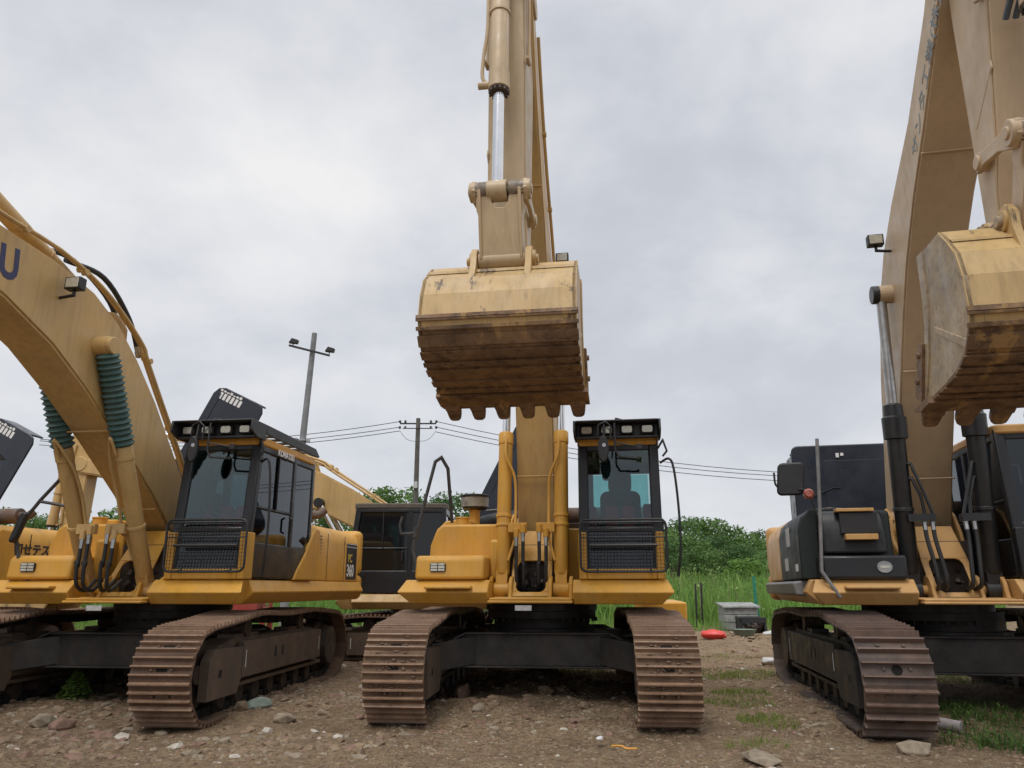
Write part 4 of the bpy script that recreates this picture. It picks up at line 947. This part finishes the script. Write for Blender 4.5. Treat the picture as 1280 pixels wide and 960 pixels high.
X,Y=gnd(952,952); q=MB(); q.rock((X,Y,.03),.17,(1.5,.9,.3),0,random.Random(3)); o=q.build('stone',STN[1],None,.01,0); tag(o,'flat pale slab of stone at the bottom edge right of the middle','stone','larger stones on the dirt')
X,Y=gnd(1182,915); q=MB(); q.cyl((X-.12,Y+.2,.07),(X+.12,Y-.06,.05),.055,14); o=q.build('concrete_core',plain('grey_purple_concrete',(.38,.34,.33),.85,0,.2),None,.008); tag(o,'grey cylindrical concrete piece lying right of the rightmost track','concrete piece')
X,Y=gnd(780,940); q=MB(); q.tube(spline([(X-.09,Y+.06,.035),(X-.02,Y,.045),(X+.02,Y-.02,.03),(X+.10,Y-.05,.035)],4),.009,6); o=q.build('wire_scrap',plain('orange_plastic',(.75,.36,.06),.5),None); tag(o,'short orange strip of scrap on the dirt at the bottom','scrap')
X,Y=gnd(750,928); q=MB(); q.rock((X,Y,.03),.05,(1.6,1,.4),0,random.Random(8)); o=q.build('paper_scrap',WHT,None); tag(o,'small white scrap left of the orange strip','scrap')
# ---- grass
def leafmat(name,a,b_):
    m,nt,b,out=newmat(name); v=coords(nt); g=nt.nodes.new('ShaderNodeNewGeometry')
    c=mixc(nt,g.outputs['Random Per Island'],a,b_); c=mixc(nt,ramp(nt,noi(nt,v,.35,3),[(.35,0),(.65,.6)]),c,tuple(x*.55 for x in a))
    nt.links.new(c,b.inputs['Base Color']); b.inputs['Roughness'].default_value=.6; b.inputs['Specular IOR Level'].default_value=.25
    t=nt.nodes.new('ShaderNodeBsdfTranslucent'); nt.links.new(c,t.inputs[0]); mx=nt.nodes.new('ShaderNodeMixShader'); mx.inputs[0].default_value=.35
    nt.links.new(b.outputs[0],mx.inputs[1]); nt.links.new(t.outputs[0],mx.inputs[2]); nt.links.new(mx.outputs[0],out.inputs[0]); return m
GR=leafmat('fresh_green_grass',(.15,.25,.06),(.07,.14,.035)); GRY=leafmat('yellow_green_grass',(.28,.32,.07),(.14,.24,.05))
LF=[leafmat('mid_green_leaves',(.17,.29,.08),(.085,.175,.05)),leafmat('deep_green_leaves',(.115,.21,.065),(.06,.13,.045)),leafmat('light_green_leaves',(.20,.34,.07),(.12,.23,.05))]
BARK=plain('bark',(.09,.07,.05),.9,0,.3,10,.4)
def blade(m,x,y,z,h,w,lean,az,mi=0,seg=2):
    ca,sa=math.cos(az),math.sin(az); pa=rnd.uniform(0,6.28); wx,wy=math.cos(pa)*w/2,math.sin(pa)*w/2
    pts=[]
    for k in range(seg+1):
        t=k/seg; o=lean*t*t; ww=1-t*.85; cx,cy,cz=x+ca*o,y+sa*o,z+h*t*(1-.15*t*lean/h)
        pts+= [(cx-wx*ww,cy-wy*ww,cz),(cx+wx*ww,cy+wy*ww,cz)]
    m.add(pts,[(2*k,2*k+1,2*k+3,2*k+2) for k in range(seg)],mi)
def patch(cx,cy,rx,ry,n,h,w,mat,name='grass',mm=None):
    m=mm or MB()
    for _ in range(n):
        a=rnd.uniform(0,6.28); q=rnd.random()**.6; x=cx+rx*q*math.cos(a); y=cy+ry*q*math.sin(a)
        hh=h*rnd.uniform(.5,1.2); blade(m,x,y,hgt(x,y)-.01,hh,w*rnd.uniform(.6,1.3),hh*rnd.uniform(.1,.8),rnd.uniform(0,6.28))
    return m
m=MB()
for px_,py_,rx,ry,n in [(1245,905,.45,.7,330),(1225,925,.35,.3,120),(1275,935,.3,.4,160),(1200,900,.2,.3,60)]:
    X,Y=gnd(px_,py_); patch(X,Y,rx,ry,n,.13,.016,GR,mm=m)
    for _ in range(n):
        a=rnd.uniform(0,6.28); q=rnd.random()**.6; c=V((X+rx*q*math.cos(a),Y+ry*q*math.sin(a),rnd.uniform(.01,.11))); e=V((rnd.gauss(0,1),rnd.gauss(0,1),rnd.gauss(0,.4))).normalized(); f=e.cross(V((0,0,1))).normalized(); s=rnd.uniform(.014,.034); c.z+=hgt(c.x,c.y)
        m.add([c-e*s,c-f*s*.5,c+e*s,c+f*s*.5],[(0,1,2,3)])
o=m.build('weeds',GR,None,0,0); tag(o,kind='stuff')
m=MB()
for px_,py_,rx,ry,n in [(905,848,.7,.6,1100),(960,905,.30,.35,450),(925,875,.35,.4,500),(915,885,.5,.3,300),(1190,852,.7,.7,900),(985,848,.4,.5,300),(720,846,.6,1.0,600),(670,850,.5,.8,400),(945,930,.3,.2,120),(900,825,.8,.8,400)]:
    X,Y=gnd(px_,py_); patch(X,Y,rx,ry,n,.075,.010,GRY,mm=m)
o=m.build('grass_tufts',GRY,None,0,0); tag(o,kind='stuff')
# leafy weed in the shade under the left machine
X,Y=gnd(92,880); m=MB()
for k in range(420):
    z=rnd.random(); q=.22*(1-z)+.03; a=rnd.uniform(0,6.28); s=rnd.uniform(.018,.04); x=X+q*math.cos(a)*rnd.random()**.4; y=Y+q*math.sin(a); zz=z*.36
    e=V((rnd.gauss(0,1),rnd.gauss(0,1),rnd.gauss(0,.5))).normalized(); f=e.orthogonal().normalized(); c=V((x,y,zz))
    m.add([c-e*s,c-f*s*.4,c+e*s,c+f*s*.4],[(0,1,2,3)])
L_=m; st=MB(); o=st.tube([(X,Y,-.02),(X+.01,Y,.2),(X,Y+.01,.36)],.007,6).build('stem',BARK,None); 
r_=empty('weed_plant',(0,0,0)); tag(r_,'dark green leafy weed in the shade beneath the left excavator','plant'); o.parent=r_; L_.build('leaves',LF[2],r_,0,0)
# reed field
m=MB(); 
def field(n,y0,y1,h0,h1,w):
    for _ in range(n):
        y=y0+(y1-y0)*rnd.random(); x=rnd.uniform(-.95,.62)*y
        if not(-.75*y<x<.62*y): continue
        hh=rnd.uniform(h0,h1)*(1+.35*noise.noise(V((x*.3,y*.3,2)))); blade(m,x,y,hgt(x,y)-.02,hh,w*rnd.uniform(.7,1.4),hh*rnd.uniform(.05,.45),rnd.uniform(0,6.28))
field(7000,23,25.5,.15,.45,.03); field(16000,25.2,30,.6,1.2,.05); field(22000,29,42,.9,1.7,.075)
for _ in range(520):
    y=rnd.uniform(25.5,44); x=rnd.uniform(-.6,.6)*y; hh=rnd.uniform(.5,1.2)+(y-25)*.06; q=rnd.uniform(.25,.6); mi=rnd.choice((1,1,2))
    for k in range(70):
        z=rnd.random(); a=rnd.uniform(0,6.28); rr=q*(1-.6*z)*rnd.random()**.5; c=V((x+rr*math.cos(a),y+rr*math.sin(a),hgt(x,y)+hh*z)); e=V((rnd.gauss(0,1),rnd.gauss(0,1),rnd.gauss(0,.6))).normalized(); f_=e.cross(V((.1,.2,1))).normalized(); s=rnd.uniform(.05,.11)
        m.add([c-e*s,c-f_*s*.5,c+e*s,c+f_*s*.5],[(0,1,2,3)],mi)
for _ in range(900):
    y=rnd.uniform(25.5,40); x=rnd.uniform(-.6,.6)*y; blade(m,x,y,hgt(x,y),rnd.uniform(.9,2.0),.035,.1,rnd.uniform(0,6.28),3)
o=m.build('reeds',[leafmat('reed_green',(.27,.44,.10),(.14,.28,.06)),leafmat('weed_green',(.20,.36,.09),(.10,.22,.05)),leafmat('pale_weed_green',(.34,.46,.16),(.2,.32,.1)),plain('dead_stalk',(.32,.27,.16),.9)],None,0,0); tag(o,kind='stuff')
# ---- trees
def tree_mesh(seed,h,cr,nb,nl,ls,shape=1.0):
    rn=random.Random(seed); t=MB()
    t.tube(spline([(0,0,-.3),(.08,.03,h*.2),(-.05,.08,h*.4),(.05,0,h*.7)],4),[.05*h*(1-.75*i/12)*.45 for i in range(13)],8)
    cl=[]
    for k in range(nb):
        z=h*(.16+.80*rn.random()); rr=cr*math.sqrt(max(.05,1-((z/h-.5)/.58)**2))*shape*rn.uniform(.3,1); a=rn.uniform(0,6.28)
        c=V((rr*math.cos(a),rr*math.sin(a),z)); cl.append((c,cr*rn.uniform(.20,.42)))
        if k<9: t.tube([(0,0,max(.2,z*.5)),tuple(c*.55+V((0,0,z*.25))),tuple(c)],[.02*h*.3,.012*h*.3,.01],5)
    l=MB()
    for c,r in cl:
        for _ in range(nl):
            d=V((rn.gauss(0,1),rn.gauss(0,1),rn.gauss(0,1)*.8+.25)).normalized(); p=c+d*r*(rn.random()**.33)
            e=V((rn.gauss(0,1),rn.gauss(0,1),rn.gauss(0,.6))).normalized(); f=e.cross(d+V((.01,0,0))).normalized(); s=ls*rn.uniform(.6,1.4)
            l.add([p-e*s,p-f*s*.45,p+e*s,p+f*s*.45],[(0,1,2,3)])
    return t,l
PROT=[]
for seed,h,cr,nb,nl,ls,mt,shp in ((1,7,2.9,42,95,.17,0,1),(2,8,3.1,48,95,.17,1,1),(3,6,2.6,38,95,.16,0,1.05),(4,3.2,1.5,22,110,.11,2,1),(5,8.5,2.2,34,85,.16,1,.8)):
    t,l=tree_mesh(seed,h,cr,nb,nl,ls,shp); T=t.build('trunk',BARK,None); Lm=l.build('crown',LF[mt],None,0,0); PROT.append((T.data,Lm.data,h)); bpy.data.objects.remove(T); bpy.data.objects.remove(Lm)
def tree(k,x,y,s,lb,grp,rz=None,wid=1):
    e=empty('tree',(x,y,hgt(x,y) if y<120 else .5),rnd.uniform(0,6.28) if rz is None else rz); e.scale=(s*wid,s*wid,s); tag(e,lb,'tree',grp)
    for nm,me in(('trunk',PROT[k][0]),('crown',PROT[k][1])):
        o=bpy.data.objects.new(nm,me); COL.objects.link(o); o.parent=e
sp=0
def atpx(px_,y): return (px_-640)/950*(y*C15)
GA='trees of the wooded bank behind the reeds'
# seen between the middle and the right machine: tops by pixel (px, dist, top py)
def topz(py_,y): b=(480-py_)/950; return 1.3+y*(S15+b*C15)/(C15-b*S15)
for i,(px_,y,ty,k) in enumerate([(846,56,655,0),(868,60,650,1),(890,58,652,2),(912,61,662,0),(905,52,672,1),(935,60,668,0),(950,64,664,4),(958,55,675,2),(980,60,668,1),(1000,66,665,0),(860,50,672,2),(885,48,684,0),(925,50,682,1),(948,49,690,2),(975,47,690,0),(840,47,680,1),(825,55,660,0),(805,58,655,2)]):
    x=atpx(px_,y); z=topz(ty,y)-hgt(x,y); tree(k,x,y,z/PROT[k][2],'green tree in the wooded bank seen between the middle and the right excavator',GA,wid=1.12)
for i,(px_,y,ty) in enumerate([(940,40,700),(962,42,705),(915,43,712),(1000,42,706)]):
    x=atpx(px_,y); z=topz(ty,y)-hgt(x,y); tree(3,x,y,z/PROT[3][2],'light green bushy tree before the wooded bank',GA,wid=1.2)
for i,(px_,y,ty,k,lb) in enumerate([(500,50,612,2,'tree top showing above the black cab beside the wooden power pole'),(480,53,618,0,'leafy tree top showing left of the power pole above the black cab'),(560,48,622,1,'dark green tree showing left of the round air intake'),(583,52,626,0,'dark green tree showing just behind the round air intake'),(398,50,636,1,'dark tree seen under the low boom of the rear excavator'),(425,54,640,2,'dark tree seen under the boom beside the black cab'),(15,52,640,0,'tree seen past the left edge machine, under its open hood'),(45,55,648,1,'low tree behind the rusty muffler at left'),(130,52,632,2,'tree seen between the two boom cylinders with bellows'),(620,55,640,0,'tree behind the middle excavator body'),(-60,50,630,1,'tree beyond the left edge'),(330,55,640,0,'tree hidden behind the left cab'),(230,55,640,2,'tree hidden behind the left boom')]):
    x=atpx(px_,y); z=topz(ty,y)-hgt(x,y); tree(k,x,y,z/PROT[k][2],lb,'trees behind the row of machines')
# ---- poles and wires
CON=plain('weathered_concrete',(.25,.26,.27),.85,0,.2,3,.2)
def pole(x,y,h,r0,r1,lean,label,mat):
    e=empty('power_pole',(x,y,hgt(x,y))); tag(e,label,'power pole')
    q=MB(); q.tube([(0,0,-.3),(lean*h,0,h)],[r0,r1],18); q.build('pole',mat,e); return e
y=24; x=atpx(356,y)
e=pole(x,y,9.35,.135,.085,.0,'pale concrete pole with a tilted crossarm carrying two floodlights, behind the left cab',CON)
e.rotation_euler=(0,R(2.2),0)
q=MB(); q.beam((-.75,-.16,8.85),(.62,-.16,8.55),.06,.06); q.build('crossarm',DRK,e)
for X,z,s in((-.62,8.87,1),(.60,8.62,-1)):
    q=MB(); q.ext([(-.14,0),(.14,-.02),(.17,.10),(-.05,.16)],(X,-.16,z+.06),(1,0,0),(0,0,1),.16); q.tube([(X,-.16,z-.02),(X,-.16,z+.1)],.02,6); q.build('floodlight',DRK,e,.01)
q=MB()
for z in(5.7,5.45): q.lathe([(0,.17),(.05,.17)],(0,0,z),(0,0,1),18)
for X in(-.2,.2): q.box(X-.05,X+.05,-.15,-.02,5.68,5.78)
q.build('clamp',STL,e)
q=MB(); q.box(-.07,.07,-.18,-.155,5.1,5.4); q.build('sign_plate',WHT2,e)
y=35; x2=atpx(516,y)
e2=pole(x2,y,topz(523,y)-hgt(x2,y),.15,.10,0,'slim dark power pole with wires on small insulators, above the black cab',plain('dark_wood',(.13,.12,.11),.9,0,.2,4))
hz=topz(523,y)-hgt(x2,y)
q=MB(); q.beam((-.85,0,hz-.25),(.85,0,hz-.25),.06,.06,(0,1,0)); q.beam((-.7,-.1,hz-.5),(.7,-.1,hz-.5),.04,.04,(0,1,0)); q.tube(spline([(-.85,0,hz-.6),(-.5,0,hz-1.0),(0,0,hz-1.1),(.5,0,hz-1.0),(.85,0,hz-.6)],5),.010,5); q.build('crossarm',DRK,e2)
for X in(-.85,-.6,.6,.85):
    for z in(hz-.22,hz-.5): MB().lathe([(0,.03),(.03,.07),(.06,.03),(.09,.07),(.13,.03)],(X,0,z),(0,0,1),8).build('insulator',SEATM,e2)

q=MB(); q.cyl((.0,-.15,hz-3.3),(0,-.15,hz-3.0),.08,8); q.build('junction_box',WHT2,e2)
def wire(p,q_,sag,label,r=.017):
    pts=[]
    for k in range(17):
        t=k/16; a=V(p).lerp(V(q_),t); a.z-=sag*4*t*(1-t); pts.append(a)
    o=MB().tube(pts,r,5).build('power_wire',DRK,None); tag(o,label,'wire','wires strung from the slim power pole')
zz=hz+hgt(x2,35)
for k,(dz,pyl) in enumerate(((-.15,549),(-.42,551),(-.6,556))):
    yy_=38; xl=atpx(20,yy_); wire((x2-.85,35,zz+dz),(xl,yy_,topz(pyl,yy_)),.55,('upper','middle','lower')[k]+' wire running left from the slim power pole')
for k,(dz,pyl) in enumerate(((-.15,583),(-.42,586),(-.65,592))):
    yy_=40; xl=atpx(1290,yy_); wire((x2+.85,35,zz+dz),(xl,yy_,topz(pyl,yy_)-.15),1.15,('upper','middle','lower')[k]+' wire running right from the slim power pole')
# ---- bits in the background
def at(px_,py_,y):
    b=(480-py_)/950; return (px_-640)/950*(y/(C15-b*S15)), topz(py_,y)
y=23.5; x0,zb=at(903,786,y); x1,zt=at(944,754,y); zb=hgt((x0+x1)/2,y)
bx=empty('beehive_box',((x0+x1)/2,y,zb)); tag(bx,'weathered grey plank box with a sloping lid at the edge of the reeds','box')
W=(x1-x0)/2; Hh=max(.75,zt-zb); GW=plain('weathered_grey_planks',(.33,.34,.32),.9,0,.25,6,.3)
q=MB()
for k in range(3): q.box(-W,W*.9,-.35,.35,.03+(Hh-.12)*k/3,(Hh-.12)*(k+1)/3); q.box(-W,W*.9,-.34,.34,(Hh-.13)*(k+1)/3,(Hh-.12)*(k+1)/3+.02)
q.build('plank_wall',GW,bx,.008)
q=MB(); q.px([(-.42,Hh-.13),(-.42,Hh-.08),(.42,Hh+.02),(.42,Hh-.03)],-W-.04,W+.02); q.build('lid',GW,bx,.008)
xa,_=at(923,785,y-1); xb,_=at(955,785,y-1)
m=empty('broken_casing',((xa+xb)/2,y-1,hgt((xa+xb)/2,y-1))); tag(m,'broken black plastic casing lying right in front of the grey plank box','casing')
q=MB(); w=(xb-xa)/2; q.px([(-.25,.0),(-.25,.42),(.25,.46),(.25,.0)],-w,-w+.04); q.px([(-.25,.0),(-.2,.36),(.3,.44),(.25,.0)],w-.05,w+.02); q.box(-w,w,.18,.25,0,.45); q.box(-w,w,-.25,-.21,.28,.44); q.build('shell',DRK,m,.01)
q=MB(); 
for k in range(14): q.rock((rnd.uniform(-w*.8,w*.8),rnd.uniform(-.2,.1),rnd.uniform(.05,.25)),.1,(1,1,1),0,rnd)
q.build('debris',SHOED,m,0,0)
xa,_=at(930,787,y-2); q=MB().lathe([(0,.22),(.02,.24),(.16,.32),(.17,.34),(.15,.30),(.05,.22)],(xa,y-2,hgt(xa,y-2)),(0,0,1),20); o=q.build('plastic_basin',plain('grey_green_plastic',(.20,.25,.20),.5),None); tag(o,'grey green plastic basin below the black casing','basin')
xa,_=at(892,792,19.5); q=MB()
q.rock((0,0,.1),.26,(1.2,.8,.55),0,random.Random(2)); q.rock((.15,0,.08),.18,(1.2,.8,.6),0,random.Random(6)); o=q.build('plastic_bag',plain('bright_red_plastic',(.75,.06,.05),.4),None,.03,60,3); o.location=(xa,19.5,hgt(xa,19.5)); tag(o,'crumpled bright red bag on the dirt before the reeds','bag')
for px_,py_,yy_,s,lb in((985-22,779,22,.22,'white crumpled sheet at the edge of the reeds'),(962,848,13.5,.16,'white crumpled sheet on the ground left of the rightmost track'),(752,772,20,.18,'pale crumpled sheet seen under the middle excavator')):
    xa,_=at(px_,py_,yy_); q=MB(); q.rock((0,0,.05),s,(1.3,1,.5),0,random.Random(px_)); o=q.build('plastic_sheet',WHT2,None,.02,60); o.location=(xa,yy_,hgt(xa,yy_)); tag(o,lb,'plastic sheet')
y=24.5; xa,zt=at(942,720,y); q=MB(); q.cyl((0,0,-.1),(0,0,zt-hgt(xa,y)),.05,8); q.cyl((.12,.02,-.1),(-.0,.02,zt-.2-hgt(xa,y)),.02,6); o=q.build('fence_post',plain('green_plastic',(.02,.22,.14),.5),None); o.location=(xa,y,hgt(xa,y)); tag(o,'bright green post standing behind the grey plank box','post')
for px_,top,lb in((868,730,'thin dark post in the reeds, left one of the close pair'),(875,728,'thin dark post in the reeds, right one of the close pair')):
    y=25; xa,zt=at(px_,top,y); q=MB(); q.tube([(0,0,-.1),(.03,0,zt-hgt(xa,y))],.03,6); o=q.build('fence_post',DRK,None); o.location=(xa,y,hgt(xa,y)); tag(o,lb,'post')
# orange block behind the middle right track
y=13.8; xa,zb=at(824,776,y); xb,zt=at(850,752,y)
o=MB(); o.px([(-.5,0),(-.55,zt),(.5,zt+.03),(.55,0)],xa-.35,xb); B_=o.build('steel_block',YEL,None,.03); B_.location=(0,y,.0); tag(B_,'orange yellow steel block standing behind the right track of the middle excavator','steel block')
text('S13',.10,(xa+.02,-.552,zb+.12),(1,0,0),(0,0,1),WHT,B_,bold=.006)
# red steel frame behind the left machine
y=16.5; xa,zb=at(282,764,y); xb,zt=at(341,748,y); RED=paint('faded_red_paint',(.36,.05,.04),dirt=.6,rust=.6)
e=empty('support_trestle',((xa+xb)/2,y,0)); tag(e,'faded red steel frame seen under the body of the left excavator','steel frame'); w=(xb-xa)/2
q=MB(); q.box(-w-.05,-w+.75,-.3,.3,zb,zt); q.beam((-w,0,zb+.03),(w,0,zb+.05),.1,.07); q.beam((-w,0,zt),(w,0,zt),.1,.05); q.beam((w-.03,0,zb),(w-.03,0,zt),.06,.1,(0,1,0)); q.build('beam',RED,e,.008)
q=MB(); 
for X in(-w+.1,w-.1):
    for Y in(-.25,.25): q.box(X-.05,X+.05,Y-.05,Y+.05,-.05,zb)
q.build('leg',RED,e,.008)
# ---------------------------------------------------------------- camera, light, sky
cd=bpy.data.cameras.new('Camera'); cd.lens=26.72; cd.sensor_width=36; cd.clip_end=4000; cd.clip_start=.05
co=bpy.data.objects.new('Camera',cd); COL.objects.link(co); co.location=(0,0,1.3); co.rotation_euler=(R(105),0,0); sc.camera=co
SE,SR=R(58),R(200)
sl=bpy.data.lights.new('Sun','SUN'); sl.energy=1.4; sl.angle=R(25); sl.color=(1,.96,.9); so=bpy.data.objects.new('Sun',sl); COL.objects.link(so)
so.rotation_euler=(R(90)-SE,0,R(-20))
w=bpy.data.worlds.new('World'); sc.world=w; w.use_nodes=True; nt=w.node_tree
for n in list(nt.nodes): nt.nodes.remove(n)
out=nt.nodes.new('ShaderNodeOutputWorld'); sky=nt.nodes.new('ShaderNodeTexSky'); sky.sky_type='NISHITA'; sky.sun_disc=False; sky.sun_elevation=SE; sky.sun_rotation=R(160)
b1=nt.nodes.new('ShaderNodeBackground'); nt.links.new(sky.outputs[0],b1.inputs[0]); b1.inputs[1].default_value=.08
tc=nt.nodes.new('ShaderNodeTexCoord'); sx=nt.nodes.new('ShaderNodeSeparateXYZ'); nt.links.new(tc.outputs['Generated'],sx.inputs[0])
mz=nt.nodes.new('ShaderNodeMath'); mz.operation='MAXIMUM'; mz.inputs[1].default_value=0; nt.links.new(sx.outputs[2],mz.inputs[0])
ma=nt.nodes.new('ShaderNodeMath'); ma.operation='ADD'; ma.inputs[1].default_value=.42; nt.links.new(mz.outputs[0],ma.inputs[0])
dv=[]
for i in(0,1):
    d=nt.nodes.new('ShaderNodeMath'); d.operation='DIVIDE'; nt.links.new(sx.outputs[i],d.inputs[0]); nt.links.new(ma.outputs[0],d.inputs[1]); dv.append(d)
cx=nt.nodes.new('ShaderNodeCombineXYZ'); nt.links.new(dv[0].outputs[0],cx.inputs[0]); nt.links.new(dv[1].outputs[0],cx.inputs[1]); cx.inputs[2].default_value=3.1
n1=noi(nt,cx.outputs[0],2.4,8,.56,.12); n2=noi(nt,cx.outputs[0],.85,3,.5)
mm=nt.nodes.new('ShaderNodeMath'); mm.operation='MULTIPLY_ADD'; nt.links.new(n2,mm.inputs[0]); mm.inputs[1].default_value=.7; 
m5=nt.nodes.new('ShaderNodeMath'); m5.operation='MULTIPLY'; nt.links.new(n1,m5.inputs[0]); m5.inputs[1].default_value=.55; nt.links.new(m5.outputs[0],mm.inputs[2])
cc=ramp(nt,mm.outputs[0],[(.43,(.46,.485,.54)),(.53,(.56,.58,.63)),(.61,(.70,.71,.74)),(.72,(.86,.85,.845))])
# paler, slightly bluish towards the horizon
hz_=ramp(nt,sx.outputs[2],[(.0,.75),(.35,.15),(.7,0)])
cc=mixc(nt,hz_,cc,(.585,.61,.66))
b2=nt.nodes.new('ShaderNodeBackground'); nt.links.new(cc,b2.inputs[0]); 
zen=ramp(nt,sx.outputs[2],[(.0,1.0),(.66,1.0),(1.0,2.4)]); nt.links.new(zen,b2.inputs[1])
mx=nt.nodes.new('ShaderNodeMixShader'); mx.inputs[0].default_value=.93; nt.links.new(b1.outputs[0],mx.inputs[1]); nt.links.new(b2.outputs[0],mx.inputs[2]); nt.links.new(mx.outputs[0],out.inputs[0])
vs_=sc.view_settings; vs_.view_transform='Standard'; vs_.look='None'; vs_.exposure=.16; vs_.gamma=1; vs_.use_curve_mapping=False
sc.cycles.use_denoising=True; sc.cycles.max_bounces=8; sc.cycles.transparent_max_bounces=24
